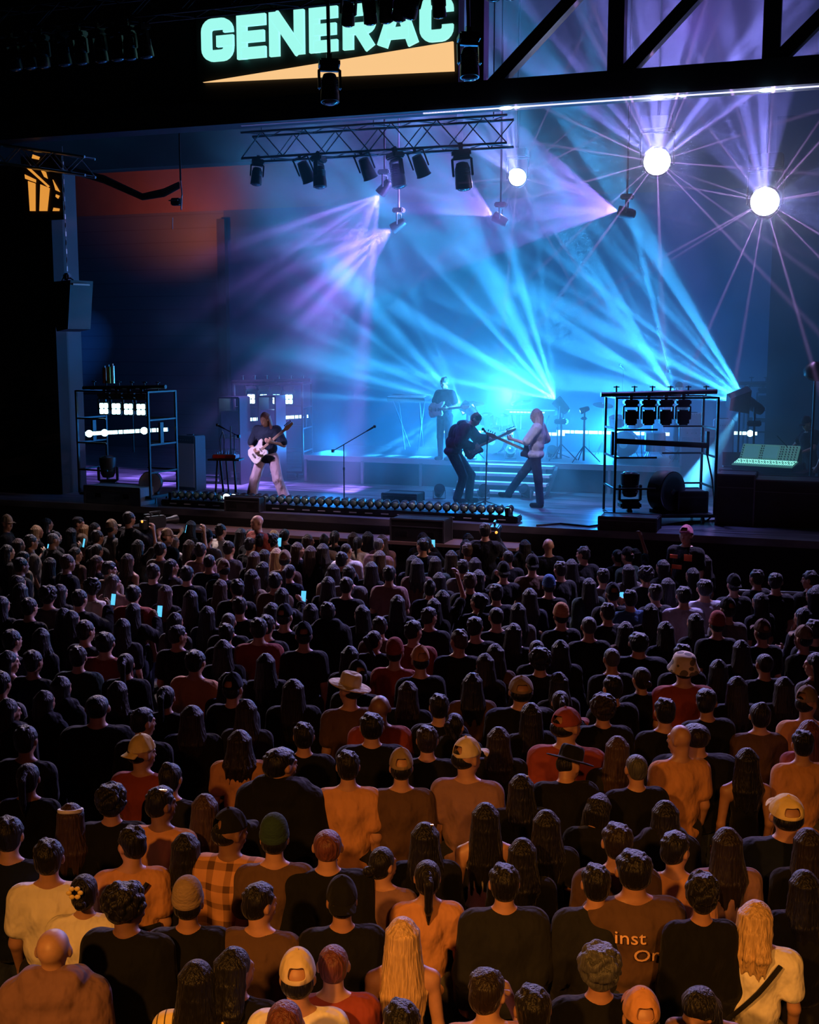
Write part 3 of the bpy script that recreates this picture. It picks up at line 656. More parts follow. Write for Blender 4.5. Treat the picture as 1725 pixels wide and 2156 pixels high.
def figure(j, loc, rz, label, skin, shirt, trouser, hair, hairc, cat='person', group=None, fat=1.0, fem=False, vox=.0075, hs=1.0, sk=None, tk=None, shoes=(.02, .02, .02), flare=0.0, sc=1.0, smat=None):
    b = put('person', mesh_field('body', body_prims(j, fat, fem), vox, .02), SKIN, skin, None, loc, (0, 0, rz)); tag(b, label, cat, group); b.scale = (sc,) * 3
    put('shirt', mesh_field('shirt', shirt_prims(j, fat, **(sk or {})), .011, .035), smat or CLOTH, shirt, b)
    put('trousers', mesh_field('trousers', trouser_prims(j, fat, flare=flare, **(tk or {})), .011, .03), CLOTH, trouser, b)
    put('shoe', mesh_field('shoe', feet_prims(j, .008)[:2], .009, .02), CLOTH, shoes, b); put('shoe', mesh_field('shoe', feet_prims(j, .008)[2:], .009, .02), CLOTH, shoes, b)
    if hair: put('hair', mesh_field('hair', hair_prims(j, hair, 3), .008, .014), HAIR, hairc, b)
    return b
# ---------------------------------------------------------------- lighting gear
def make_mover(name, label, lens, tilt=0.0, square=False, group=None, s=1.0):
    """hanging moving head: origin at its clamp, everything below; head axis tilts about X"""
    t = empty(name, (0, 0, 0), 0, label, 'stage light', group); t.scale = (s, s, s)
    MB().box((0, 0, -.03), (.05, .05, .06)).cyl((-.03, 0, 0), (.03, 0, 0), .035).build('clamp', BLK, t)
    MB().box((0, 0, -.10), (.25, .20, .09), bev=.02).build('base', BLK, t, True)
    y = MB().box((0, 0, -.165), (.24, .07, .04), bev=.012)
    for sx in (-1, 1): y.box((sx * .125, 0, -.28), (.03, .075, .24), bev=.012)
    y.build('yoke', BLK, t, True)
    hd = MB(); M = Matrix.Translation((0, 0, -.36)) @ Matrix.Rotation(tilt, 4, 'X')
    if square:
        hd.box((0, 0, -.36), (.20, .17, .26), bev=.025)
        h_o = hd.build('head', BLK, t, True)
        ln = MB()
        for a in (-1, 1):
            for b in (-1, 1): ln.box((a * .042, -.088, -.36 + b * .055), (.08, .012, .10), bev=.01)
        ln.build('lens', lens, h_o)
    else:
        hd.lathe([(.03, .15), (.075, .135), (.095, .08), (.10, 0), (.105, -.05), (.112, -.12), (.112, -.19), (.10, -.19)], M, 20)
        for k in range(5): hd.lathe([(.101, .07 - k * .022), (.106, .065 - k * .022), (.101, .06 - k * .022)], M, 20)
        h_o = hd.build('head', BLK, t, True)
        MB().lathe([(.001, -.225), (.05, -.22), (.08, -.208), (.096, -.192), (.096, -.185)], M, 20).build('lens', lens, h_o, True)
    return t
def aim_fixture(name, label, p, d, lens, group=None, r=.10, pole=None, stand=None):
    """lamp head at p looking along d, carried by a drop pipe from the roof or a floor stand"""
    t = empty(name, p, 0, label, 'stage light', group); d = Vector(d).normalized()
    M = d.to_track_quat('Z', 'Y').to_matrix().to_4x4() @ Matrix.Diagonal((r / .1, r / .1, r / .1, 1))
    h_o = MB().lathe([(.03, -.34), (.075, -.32), (.095, -.25), (.10, -.15), (.112, -.06), (.114, .0), (.100, .0), (.098, -.02)], M, 20).build('head', BLK, t, True)
    MB().lathe([(.099, -.012), (.07, -.002), (.03, .004), (.001, .005)], M, 18).build('lens', lens, h_o, True)
    c = M @ Vector((0, 0, -.16)); sx = Vector((d.y, -d.x, 0)); sx = sx.normalized() * r * 1.25 if sx.length > .05 else Vector((r * 1.25, 0, 0))
    up = Vector((0, 0, 1 if pole else -1)) * r * 2.4
    y = MB()
    for s in (-1, 1): y.cyl(c + sx * s, c + sx * s + up, .018, .018, 8)
    y.cyl(c + sx + up, c - sx + up, .02, .02, 8).box(c + up * 1.25, (.24 * r / .1, .2 * r / .1, .10 * r / .1), bev=.02)
    y.build('yoke', BLK, t, True)
    if pole: MB().cyl(c + up * 1.3, Vector((c.x, c.y, pole - p.z)), .022, .022, 8).build('drop_pipe', BLK, t)
    if stand is not None:
        b = Vector((c.x, c.y, stand - p.z)); m = MB().cyl(c + up * 1.3, b + Vector((0, 0, .03)), .022, .025, 8)
        for k in range(3): m.cyl(b + Vector((0, 0, .35)), b + Vector((.35 * math.cos(k * 2.09), .35 * math.sin(k * 2.09), .012)), .012, .012, 6)
        m.build('stand', BLK, t)
    return t
RISER = 2.3
seen = set(); LBL = dict(
    A=('moving_light', 'moving lamp head throwing cyan beams behind the bent guitarist in the hooded top'), B=('moving_light', 'moving lamp head at the foot of the central cyan beam fan'),
    C=('moving_light', 'moving lamp head whose fan surrounds the silhouetted cap-wearing musician'), D=('moving_light', 'moving lamp head at the foot of the rightmost cyan beam fan'),
    E=('small_spot_lamp', 'small round white spot lamp beaming down left past the long-haired bassist'),
    J=('hanging_spotlight', 'hanging lamp with the upper left violet cone, directly under the big truss'), K=('hanging_spotlight', 'hanging lamp with the lower left violet cone, crossing streaks below it'),
    L=('hanging_spotlight', 'hanging lamp with the violet cone left of the leftmost star-like lamp'), M=('hanging_spotlight', 'hanging lamp at the tip of the widest violet cone, centre right'),
    G=('bright_wash_lamp', 'leftmost and smallest of the three dazzling star-like lamps'), H=('bright_wash_lamp', 'middle and highest of the three dazzling star-like lamps'), I=('bright_wash_lamp', 'rightmost and lowest of the three dazzling star-like lamps'))
for key, dd in BEAMS:
    if key in seen: continue
    seen.add(key); n_, lb = LBL[key]; p = LAMP[key]
    if key in 'GHI': aim_fixture(n_, lb, p, (cam.location - p).normalized() + Vector((0, 0, .15)), LITW, 'star-like lamps high at the right', .25 if key != 'G' else .18, pole=13.9)
    elif key in 'JKLM': aim_fixture(n_, lb, p, dd, LITS, 'hanging lamps with violet cones', .10, pole=13.9)
    elif key == 'E': aim_fixture(n_, lb, p, dd, LITS, None, .06, stand=RISER)
    else: aim_fixture(n_, lb, p, dd, LITS, 'lamps behind the riser with cyan fans', .11, stand=RISER if key != 'D' else STAGE)
MOV = make_mover('moving_light', 'x', LENS); MSQ = make_mover('led_panel_lamp', 'x', LITB, 0, True); MSU = make_mover('led_panel_lamp', 'x', LENS, 0, True)
def truss(name, label, a, b, w=.3, n=None, group=None, mats=BLK, r=.024, hang=None):
    a = Vector(a); b = Vector(b); t = empty(name, a, 0, label, 'truss', group); L = (b - a).length; d = (b - a) / L; n = n or int(L / .45)
    sd = Vector((-d.y, d.x, 0)).normalized() * w / 2; up = Vector((0, 0, w / 2)); m = MB()
    cs = [sd + up, -sd + up, -sd - up, sd - up]
    for c in cs: m.cyl(c, d * L + c, r, r, 8)
    m.build('chord', mats, t); m = MB()
    for i in range(n):
        p0, p1 = d * L * i / n, d * L * (i + 1) / n
        for k in range(4):
            c0, c1 = cs[k], cs[(k + 1) % 4]
            m.cyl(p0 + (c0 if i % 2 else c1), p1 + (c1 if i % 2 else c0), r * .5, r * .5, 6)
    m.build('lacing', mats, t)
    for f in (.06, .5, .94):
        if hang: m = MB().cyl(d * L * f + up, d * L * f + Vector((0, 0, hang - a.z)), .012, .012, 8); m.build('hanger', BLK, t)
    return t
# truss in front of the sign with its lamps
TY = 17.3
a = atY(300, 47, TY); a.x -= 5.5
ft = truss('front_truss', 'black lighting truss in front of the GENERAC sign carrying rows of lamps', (a.x, TY, atY(500, -6, TY).z), (2.5, TY, atY(500, -6, TY).z), .36, mats=TRM, hang=13.0)
tz = atY(500, -6, TY).z - .20
k = 0
words_n = ['first', 'second', 'third', 'fourth', 'fifth', 'sixth', 'seventh', 'eighth', 'ninth', 'tenth']
for px in (22, 52, 85, 125, 165, 205, 237, 268, 298):
    copy_tree(MOV, (atY(px, 90, TY).x, TY + .0, tz), (R(10), 0, random.uniform(-.6, .6)), f'dark moving lamp, {words_n[k]} from the left on the truss left of the sign', 'dark lamps on the truss left of the sign'); k += 1
for k, px in enumerate((742, 778, 812, 850, 886, 925)):
    c = copy_tree(MOV, (atY(px, 30, TY).x, TY - .1, tz + .13), (R(20), R(15), random.uniform(-.6, .6)), f'silhouetted lamp in front of the sign letters, {words_n[k]} from the left', 'silhouetted lamps before the sign letters'); c.scale = (.95,) * 3
for px, py, lb in ((693, 118, 'moving lamp on a drop pipe silhouetted against the amber wedge'), (987, 62, 'moving lamp on a drop pipe just right of the amber wedge')):
    P = atY(px, py, 17.0); c = copy_tree(MOV, (P.x, 17.0, P.z), (R(-8), 0, .5), lb, 'lamps on drop pipes near the amber wedge'); c.scale = (1.25,) * 3
    MB().cyl((0, 0, 0), (0, 0, (atY(px, -60, 17.0).z - P.z) / 1.25), .022, .022, 8).build('drop_pipe', GREYM, c)
for k, px in enumerate((1036, 1075, 1110, 1215)):
    copy_tree(MOV, (atY(px, 30, TY).x, TY, tz + .35), (R(10), 0, .4 * k), f'dark lamp above the roof truss right of the sign, {words_n[k]} from left', 'dark lamps right of the sign')
# truss under the roof
UY = 22.3; uz = atY(640, 303, UY).z; ua = atY(520, 300, UY).x; ub = atY(1075, 270, UY).x
truss('overstage_truss', 'black truss under the roof carrying moving lamps above the violet cones', (ua, UY, uz), (ub, UY, uz), 0.5, mats=TRM, hang=14.0)
for k, (px, s, ty, lb) in enumerate(((541, 1.0, .5, 'faint dark moving lamp at the left end of the over-stage truss'), (668, 1.2, .4, 'moving lamp hanging over the left violet cones, second from the truss end'),
                      (828, 1.3, .2, 'large black moving lamp above the tip of the upper left violet cone'), (968, 1.45, .1, 'largest black moving lamp, at the right end of the over-stage truss'))):
    c = copy_tree(MOV, (atY(px, 300, UY - .3).x, UY - .25, uz - .24), (R(-6), R(6), .5 + k), lb, 'moving lamps on the over-stage truss'); c.scale = (s,) * 3
def par_can(name, label, p, rot, s=1.0, group=None, lens=LENS):
    t = empty(name, p, 0, label, 'stage light', group); t.rotation_euler = rot; t.scale = (s,) * 3
    h_o = MB().lathe([(.03, .16), (.06, .15), (.075, .05), (.085, -.08), (.095, -.10), (.085, -.10)], Matrix.Translation((0, 0, -.25)), 18).build('can', BLK, t, True)
    MB().lathe([(.084, -.09), (.05, -.075), (.001, -.07)], Matrix.Translation((0, 0, -.25)), 18).build('lens', lens, h_o, True)
    MB().cyl((.1, 0, -.25), (.1, 0, -.05), .01).cyl((-.1, 0, -.25), (-.1, 0, -.05), .01).cyl((-.11, 0, -.05), (.11, 0, -.05), .01).cyl((0, 0, -.05), (0, 0, 0), .02).build('bracket', BLK, t)
    return t
for k, (px, lb) in enumerate(((640, 'small par lamp left of the second moving lamp under the roof'), (768, 'small par lamp with a pale lens under the over-stage truss'), (880, 'small black par lamp between the two largest moving lamps'))):
    P = atY(px, 340, UY); par_can('par_lamp', lb, (P.x, UY - .25, uz - .24), (R(25), R(-15), 0), 1.6, 'par lamps on the over-stage truss', LENS if k == 2 else ALU)
# left side: truss end, cables, a clip lamp, chain and hanging loudspeaker
truss('wing_truss', 'tangled truss end above the amber light patches at far left', atY(-40, 318, 20.1), atY(190, 352, 20.1), .34, 7, mats=ALU)
cb = MB()
for k in range(4): cb.tube([atY(130 + k * 6, 350 + 4 * k, 20.3), atY(220, 372 + k * 4, 20.6), atY(300, 410 + k * 3, 20.9), atY(345, 400 + k * 4, 21), atY(378, 385 + k * 3, 21.1)], .03)
tag(cb.build('cable_bundle', RUB), 'black cable bundle sagging before the brown wall at upper left', 'cable')
cl = empty('clip_lamp', atY(372, 425, 21.1), 0, 'small lamp with pale metal bracket hanging before the brown wall', 'stage light')
MB().box((0, 0, 0), (.2, .16, .14), bev=.02).build('body', BLK, cl); MB().box((-.02, -.09, .02), (.2, .02, .02)).cyl((.11, -.02, -.16), (.13, -.02, .12), .015).cyl((.13, 0, .1), (.1, 0, .42), .014).cyl((-.1, 0, -.3), (-.11, 0, -.52), .008).build('bracket', ALU, cl)
MB().cyl((.1, 0, .4), (.1, 0, 2.6), .018).build('drop_pipe', BLK, cl)
P = atY(142, 588, 20.1); T = atY(137, 330, 20.1)
sp = empty('hanging_loudspeaker', P, R(-16), 'black loudspeaker hanging on a chain in front of the left wall', 'loudspeaker')
ch = MB(); n_ = 14
for i in range(n_): ch.box((0, 0, .12 + (T.z - P.z) * (i + .5) / n_), (.02, .03, (T.z - P.z) / n_ * .55), (0, 0, .78 * (i % 2)))
ch.cyl((0, 0, .1), (0, 0, T.z - P.z + .2), .006).build('chain', ALU, sp)
MB().box((0, 0, .05), (.16, .12, .14), bev=.03).tube([(-.2, 0, -.06), (-.12, 0, .04), (.1, 0, .02), (.22, 0, -.05)], .012).build('rigging_frame', GREYM, sp)
MB().prism([(-.30, -.02), (.42, -.10), (.16, -1.0), (-.18, -1.0)], .55, Matrix.Rotation(R(-8), 4, 'Y')).build('cabinet', mat('speaker_black', (.012, .012, .013), .6), sp)
MB().box((.30, -.05, -.10), (.36, .4, .03), (0, R(6), 0)).build('top_plate', mat('reddish_steel', (.4, .22, .2), .5, .5), sp)
# ---------------------------------------------------------------- carts
def led_bar(label, M, L=1.6, lit=LITB, group='led bars on the lighting carts', star=()):
    t = empty('led_bar', M.translation, 0, label, 'led bar', group); t.rotation_euler = M.to_euler()
    MB().box((0, 0, 0), (L, .10, .09), bev=.01).build('housing', BLK, t)
    if lit:
        n_ = int(L / .105); m = MB()
        for i in range(n_): m.box((-L / 2 + (i + .5) * L / n_, -.055, 0), (L / n_ * (.9 if i % 3 else .72), .01, .07))
        m.build('cells', lit, t)
        for x in star: MB().lathe([(.07, -.06), (.04, -.075), (.001, -.08)], Matrix.Translation((x, 0, 0)) @ Matrix.Rotation(R(90), 4, 'X') @ Matrix.Diagonal((1, 1, -1, 1)), 14).build('lens', LITS, t)
    return t
def cart(where, p, rz, face, lamp, lit_bar, W=1.72, D=.85, H=2.12, k=0, star=()):
    t = empty('lighting_cart', p, rz, f'black steel lighting cart {where}', 'cart', 'lighting carts'); M = Matrix.Translation(p) @ Matrix.Rotation(rz, 4, 'Z')
    for sx in (-1, 1):
        for sy in (-1, 1): MB().box((sx * W / 2, sy * D / 2, H / 2 + .1), (.04, .04, H - .12)).build('post', BLK, t)
    for z in (.14, .62, 1.15, 1.62, H + .03):
        for sy in (-1, 1): MB().box((0 if z in (.14, H + .03) else sy * W * .30, sy * D / 2, z), (W if z in (.14, H + .03) else W * .42, .03, .03)).build('rail', BLK, t)
        for sx in (-1, 1): MB().box((sx * W / 2, 0, z), (.03, D, .03)).build('rail', BLK, t)
    MB().box((0, 0, .15), (W, D, .05)).build('deck', CASE, t)
    for sx in (-1, 1):
        for sy in (-1, 1): MB().cyl((sx * W * .4 - .02, sy * D * .4, .062), (sx * W * .4 + .02, sy * D * .4, .062), .06, .06, 14).build('wheel', RUB, t)
    m = MB().cyl((-W / 2 - .18, 0, H + .07), (W / 2 + .1, 0, H + .12), .04, .04, 12)
    for i in range(6): m.cyl((-W * .45 + i * W * .18, 0, H + .05), (-W * .45 + i * W * .18, 0, H + .22), .014).cyl((-W * .45 + i * W * .18 - .05, 0, H + .2), (-W * .45 + i * W * .18 + .05, 0, H + .2), .01)
    m.build('top_pipe', BLK, t)
    for i in range(4):
        q_ = M @ Vector((-.52 + i * .30, 0, H + .04)); copy_tree(lamp, q_, (0, 0, rz + face), f'{words_n[i]} lamp from left in the cart {where}', 'lamps hanging in the carts')
    Mb = M @ Matrix.Translation((0.0, 0, 1.36)) @ Matrix.Rotation(face, 4, 'Z') @ Matrix.Rotation(R(-3), 4, 'Y')
    led_bar(f'long led bar across the cart {where}', Mb, 1.62, LITB if lit_bar else None, star=star)
    for sx in (-1, 1): MB().box((sx * (W / 2 - .04), 0, 1.36), (.05, .1, .4)).build('bar_bracket', BLK, t)
    return t, M
c1, M1 = cart('standing dark before the drums', atZ(1385, 1098, STAGE), R(22), R(180), MSU, False)
c2, M2 = cart('below the hanging loudspeaker', atZ(272, 1054, STAGE), R(-6), R(26), MSQ, True, star=(-.72, -.42, .35))
c3, M3 = cart('behind the left guitarist in pale trousers', atZ(578, 1003, STAGE), R(10), R(12), MSQ, True, W=1.6)
c4, M4 = cart('behind the mixing desk at far right', atZ(1650, 1016, STAGE), R(10), R(185), MSU, False)
for M, wh in ((M1, 'the dark right cart'), (M2, 'the far left cart')):
    c = copy_tree(MOV, M @ Vector((-.5, 0, .175)), (math.pi, 0, .4), f'big moving lamp standing upright on the floor deck of {wh}', 'upright moving lamps on cart decks'); c.scale = (1.45, 1.45, 1.2)
def fan(label, p, rz, s=1.0):
    t = empty('drum_fan', p, rz, label, 'fan', 'drum fans on the carts'); t.scale = (s,) * 3; Mx = Matrix.Translation((0, 0, .36)) @ Matrix.Rotation(R(90), 4, 'X')
    MB().lathe([(.34, -.14), (.35, -.14), (.36, 0), (.35, .14), (.34, .14), (.33, 0)], Mx, 28).build('shroud', BLK, t, True)
    g = MB()
    for r_ in (.1, .18, .26, .33): g.lathe([(r_, .14), (r_ + .008, .145), (r_, .15)], Mx, 28)
    for k in range(8): g.cyl((0, -.145, .36), (.33 * math.cos(k * .785), -.145, .36 + .33 * math.sin(k * .785)), .005, .005, 6)
    g.build('grille', ALU, t); MB().lathe([(.001, .165), (.05, .16), (.05, .10)], Mx, 16).build('hub', ALU, t, True)
    MB().box((-.2, 0, .03), (.06, .34, .06)).box((.2, 0, .03), (.06, .34, .06)).build('feet', BLK, t); return t
fan('round drum fan on the deck of the dark right cart', M1 @ Vector((.12, -.05, .175)), R(60))
fan('round drum fan on the deck of the far left cart', M2 @ Vector((.62, -.1, .175)), R(20), .62)
def case(label, c, size, rz=0, m=CASE, group=None, cat='case'):
    t = empty('flight_case', c, rz, label, cat, group); x, y, z = size
    MB().box((0, 0, z / 2), size, bev=.012).build('body', m, t)
    e = MB()
    for sx in (-1, 1):
        for sy in (-1, 1): e.box((sx * x / 2, sy * y / 2, z / 2), (.025, .025, z))
    for sy in (-1, 1): e.box((0, sy * y / 2, z), (x, .025, .025)).box((0, sy * y / 2, z * .75), (x, .018, .014))
    e.build('edging', GREYM, t)
    for sx in (-.25, .25): MB().box((sx * x, -y / 2 - .004, z * .5), (.14, .016, .09), bev=.004).build('handle', BLK, t)
    return t
case('black box sitting on the deck of the dark right cart', M1 @ Vector((.56, .1, .175)), (.5, .55, .36), R(22))
def onto(px, py, z=STAGE): return atZ(px, py, z)
CG = 'flight cases along the stage edge'
P = onto(1322, 1117); case('black case under the left half of the dark right cart, at the lip', (P.x, max(P.y, LIP + .32), STAGE), (.95, .5, .22), 0, group=CG)
P = onto(205, 1082); case('bluish-lit case at far left of the stage lip', (P.x - .45, LIP + .32, STAGE), (1.3, .5, .34), R(-4), mat('blue_lit_case', (.12, .16, .22), .5), group=CG)  # black case, the blue light on it put into its colour
P = onto(458, 1092); case('low black case in front of the left end of the footlights', (P.x, LIP + .13, STAGE), (.7, .24, .26), 0, group=CG)
P = onto(868, 1112); case('black case in front of the footlights below the drum riser', (P.x, LIP - .35, 1.31), (.95, .45, .5), 0, group=CG)
P = onto(838, 1058); case('low black wedge monitor behind the footlights, left of the bent guitarist', (P.x, P.y + .3, STAGE), (.72, .45, .16), 0)
P = onto(1668, 1112); case('large dark road case at far right in front of the seated desk crew', (P.x + .1, P.y + .45, STAGE), (1.5, .8, .78), 0, group=CG)
P = onto(1545, 1108); case('narrow dark rack case beside the mixing desk', (P.x, P.y + .45, STAGE), (.62, .7, .86), 0, group=CG)
# ---------------------------------------------------------------- footlights
fl = atZ(352, 1062, STAGE); xa, xb = atY(356, 1060, LIP + .35).x, atY(1078, 1080, LIP + .35).x; NB = 42
base = empty('footlight_trough', ((xa + xb) / 2, LIP + .42, STAGE), 0, 'long black trough of footlights along the front lip of the stage', 'light trough')
MB().box((0, 0, .06), (xb - xa + .25, .34, .12), bev=.02).build('body', BLK, base)
m = MB()
for i in range(22): m.box((xa - (xa + xb) / 2 + (i + .5) * (xb - xa) / 22, -.175, .055), (.14, .012, .018))
m.build('connector', mat('pale_connector', (.5, .55, .7), .4), base)
for k in range(2): MB().box(((-1) ** k * (xb - xa) * .49, 0, .13), (.06, .3, .26)).build('end_cheek', BLK, base)
def ball(lens):
    t = empty('footlight', (0, 0, 0), 0, 'x', 'footlight')
    MB().lathe([(.02, -.12), (.055, -.11), (.075, -.05), (.08, 0), (.072, .0)], Matrix.Rotation(R(112), 4, 'X'), 16).build('housing', BLK, t, True)
    MB().lathe([(.073, .0), (.066, .025), (.045, .045), (.02, .055), (.001, .057)], Matrix.Rotation(R(112), 4, 'X'), 16).build('lens', lens, t, True)
    MB().box((0, 0, -.07), (.03, .06, .08)).build('bracket', BLK, t)
    return t
FLL = mat('footlight_glass', (.30, .55, .60), .22, .6, .1)
ORD = ['nearest'] + 'second third fourth fifth sixth seventh eighth ninth tenth eleventh twelfth thirteenth fourteenth fifteenth sixteenth seventeenth eighteenth'.split()
b0 = ball(FLL); b1 = ball(mat('lit_footlight', (1, 1, 1), .3, 0, 0, 3, 0, (.7, .9, 1), 3.0))
for i in range(NB):
    x = xa + (xb - xa) * (i + .5) / NB; lit = i in (7, 8)
    nth = lambda n_: ORD[n_]
    lb = ('lit pale footlight under the keyboard stand, ' + ('left' if i == 7 else 'right') + ' of the pair') if lit else (f'dark round footlight, {ORD[6 - i]} to the left of the lit pair' if i < 7 else (f'dark round footlight, {ORD[i - 9]} to the right of the lit pair' if i < 26 else f'dark round footlight, {ORD[NB - 1 - i]} counted from the right end of the row'))
    copy_tree(b1 if lit else b0, (x, LIP + .42, STAGE + .20), (0, 0, random.uniform(-.25, .25)), lb, 'footlights left of the lit pair' if i < 7 else ('lit footlights' if lit else 'footlights right of the lit pair'))
for o_ in (MOV, MSQ, MSU, b0, b1):
    for ch_ in list(o_.children_recursive): bpy.data.objects.remove(ch_)
    bpy.data.objects.remove(o_)
# ---------------------------------------------------------------- riser and stairs
rx0, rx1 = atY(640, 970, 24.2).x, atY(1432, 970, 24.2).x
pale = mat('pale_riser_edge', (.75, .82, .85), .4, 0, .1, 3)
rs = empty('drum_riser', ((rx0 + rx1) / 2, 24.2, STAGE), 0, 'long raised platform carrying drums and keyboards behind the guitarists', 'riser')
MB().box((0, 1.42, RISER - STAGE - .05), (rx1 - rx0, 2.76, .10)).build('deck', mat('riser_deck', (.03, .035, .045), .5), rs)
MB().box((0, .02, RISER - STAGE - .06), (rx1 - rx0, .04, .12)).build('front_edge', pale, rs)
MB().box((0, 1.45, (RISER - STAGE - .1) / 2), (rx1 - rx0 - .1, 2.7, RISER - STAGE - .1)).build('skirt', mat('riser_skirt', (.03, .05, .08), .8), rs)
for i in range(7): MB().box((-(rx1 - rx0) / 2 + .05 + i * (rx1 - rx0 - .1) / 6, .0, (RISER - STAGE) / 2 - .05), (.06, .06, RISER - STAGE - .1)).build('leg', ALU, rs)
sx_ = (atY(985, 1000, 24).x, atY(1168, 1000, 24).x)
st = empty('stage_steps', ((sx_[0] + sx_[1]) / 2, 24.18, STAGE), 0, 'pale-edged steps up to the riser between the two facing musicians', 'steps')
for k in range(4):
    z = (k + .5) * .15 - .02
    MB().box((0, -.95 + k * .28 - .14, z + .03), (sx_[1] - sx_[0], .28, .055)).build('tread', pale, st)
MB().box((-(sx_[1] - sx_[0]) / 2, -.5, .22), (.06, 1.2, .06), (R(28), 0, 0)).box(((sx_[1] - sx_[0]) / 2, -.5, .22), (.06, 1.2, .06), (R(28), 0, 0)).build('stringer', GREYM, st)
# ---------------------------------------------------------------- keyboards, drums, amps on the riser
def stand_mic(name, label, p, h, boom=None, cat='microphone stand', lean=(0, 0), m=BLK):
    t = empty(name, p, 0, label, cat, 'microphone stands'); b = MB()
    top = Vector((lean[0], lean[1], h))
    b.cyl((0, 0, .02), top * .6, .014, .014, 8).cyl(top * .6, top, .010, .010, 8).cyl(top * .58, top * .62, .022, .022, 8)
    b.build('pole', m, t); b = MB()
    for k in range(3): b.cyl((0, 0, .12), (.28 * math.cos(k * 2.09 + .5), .28 * math.sin(k * 2.09 + .5), .015), .010, .010, 6)
    b.lathe([(.06, 0), (.06, .012), (.02, .03)], None, 14); b.build('tripod', m, t); e = top
    if boom is not None:
        e = top + Vector(boom); s0 = top - Vector(boom) * .45
        MB().cyl(s0, e, .009, .009, 8).box(s0, (.05, .05, .06)).build('boom', m, t)
        d = Vector(boom).normalized()
    else: d = Vector((-.3, -.5, .5)).normalized()
    MB().cyl(e - d * .03, e + d * .12, .013, .02, 10).sph(e + d * .15, .03, 12).build('microphone', m, t)
    return t
P = onto(725, 1062); stand_mic('microphone_stand', 'empty boom microphone stand in the open stage centre, left of the bent guitarist', (P.x, P.y, STAGE), 1.15, (.48, .05, .28))
P = onto(1022, 1068); stand_mic('microphone_stand', 'microphone stand with spare picks between the two facing guitarists', (P.x, P.y, STAGE), 1.38, None, lean=(.03, 0))
P = atZ(1167, 968, RISER); stand_mic('microphone_stand', 'thin microphone stand on the riser behind the long-haired bassist', (P.x, P.y + .3, RISER), 1.1)
P = atZ(1296, 962, RISER); stand_mic('microphone_stand', 'tall thin stand rising left of the dark right cart', (P.x, P.y + .8, RISER), 1.9, None)
P = atZ(1386, 962, RISER); stand_mic('microphone_stand', 'tallest thin stand with a slanted boom above the dark right cart', (P.x, P.y + .8, RISER), 2.1, (-.15, 0, .55))
P = onto(478, 1062); kx = P
kb = empty('keyboard_stand', (P.x, P.y, STAGE), R(10), 'tall stand with small keyboard left of the guitarist in pale trousers', 'stand')
MB().cyl((-.22, -.05, .02), (-.17, 0, .86), .02).cyl((.22, -.05, .02), (.15, 0, .86), .02).cyl((-.12, .22, .02), (-.12, 0, .86), .02).cyl((.02, .1, 0.02), (.0, 0, .86), .016).build('leg', BLK, kb)
MB().box((0, 0, .87), (.62, .34, .03)).build('tray', BLK, kb)
MB().tube([(-.1, 0, .88), (-.12, .02, 1.25), (-.06, .02, 1.4), (-.02, -.02, 1.3), (-.04, 0, .88)], .014).tube([(.1, 0, .88), (.1, .02, 1.5)], .014).build('upright', GREYM, kb)
sy = empty('red_synthesizer', (P.x, P.y, STAGE + .889), R(10), 'small red synthesizer on the tall stand left of the pale-trousered guitarist', 'synthesizer')
MB().box((0, 0, .04), (.46, .26, .07), bev=.01).build('body', mat('red_lacquer', (.45, .02, .02), .35), sy)
m = MB()
for i in range(14): m.box((-.2 + i * .03, -.07, .08), (.026, .1, .012))
m.build('keys', ALU, sy)
m = MB()
for i in range(10): m.cyl((-.19 + i * .042, .06, .07), (-.19 + i * .042, .06, .10 + .02 * (i % 3)), .011)
m.build('knobs', ALU, sy)
stk = stand_mic('microphone_stand', 'microphone on the keyboard stand, tilted reddish tip, left of the pale-trousered guitarist', (P.x + .12, P.y + .12, STAGE), 1.35, (-.22, 0, .1))
def keyboard(label, p, rz, L=1.25, lit=False, tilt=0):
    t = empty('keyboard', p, rz, label, 'keyboard', 'keyboards on the riser'); t.rotation_euler = (tilt, 0, rz)
    MB().box((0, 0, .05), (L, .36, .10), bev=.015).build('body', BLK, t)
    m = MB(); n_ = int(L * 26)
    for i in range(n_): m.box((-L / 2 + .04 + i * (L - .08) / (n_ - 1), -.09, .105), ((L - .08) / n_ * .86, .15, .018))
    m.build('keys', mat('keyboard_ivory', (.7, .72, .75), .3), t)
    if lit:
        m = MB()
        for i in range(10): m.box((-L * .35 + i * L * .07, -.185, .06), (L * .055, .01, .03))
        m.build('display', mat('pink_lit_display', (.8, .6, .9), .4, 0, 0, 3, 0, (.7, .75, 1), 1.2), t)
    m = MB()
    for sx in (-.35, .35): m.cyl((sx * L, -.15, 0), (sx * L * .5, .1, -p[2] + RISER + .01), .016).cyl((sx * L * .5, -.15, -p[2] + RISER + .01), (sx * L, .1, 0), .016)
    m.build('stand', GREYM, t); return t
K1 = atY(862, 842, 26.0); keyboard('dark tilted keyboard left of the standing player on the riser', (K1.x, 26.0, K1.z), R(-10), 1.0, tilt=R(12))
K2 = atY(1118, 873, 25.8); keyboard('wide keyboard with a pale lit display on the riser, centre', (K2.x, 25.8, K2.z), 0, 1.15, True)
K3 = atY(986, 862, 25.3); t = empty('tilted_tablet', K3, R(15), 'tilted tablet on a stand catching light behind the bent guitarist', 'tablet')
MB().box((0, 0, 0), (.34, .02, .14), (R(-40), R(-28), 0)).build('body', BLK, t); MB().box((-.005, -.012, .01), (.30, .008, .11), (R(-40), R(-28), 0)).build('screen', mat('tablet_glow', (.9, .7, .6), .3, 0, 0, 3, 0, (1, .8, .65), .9), t)
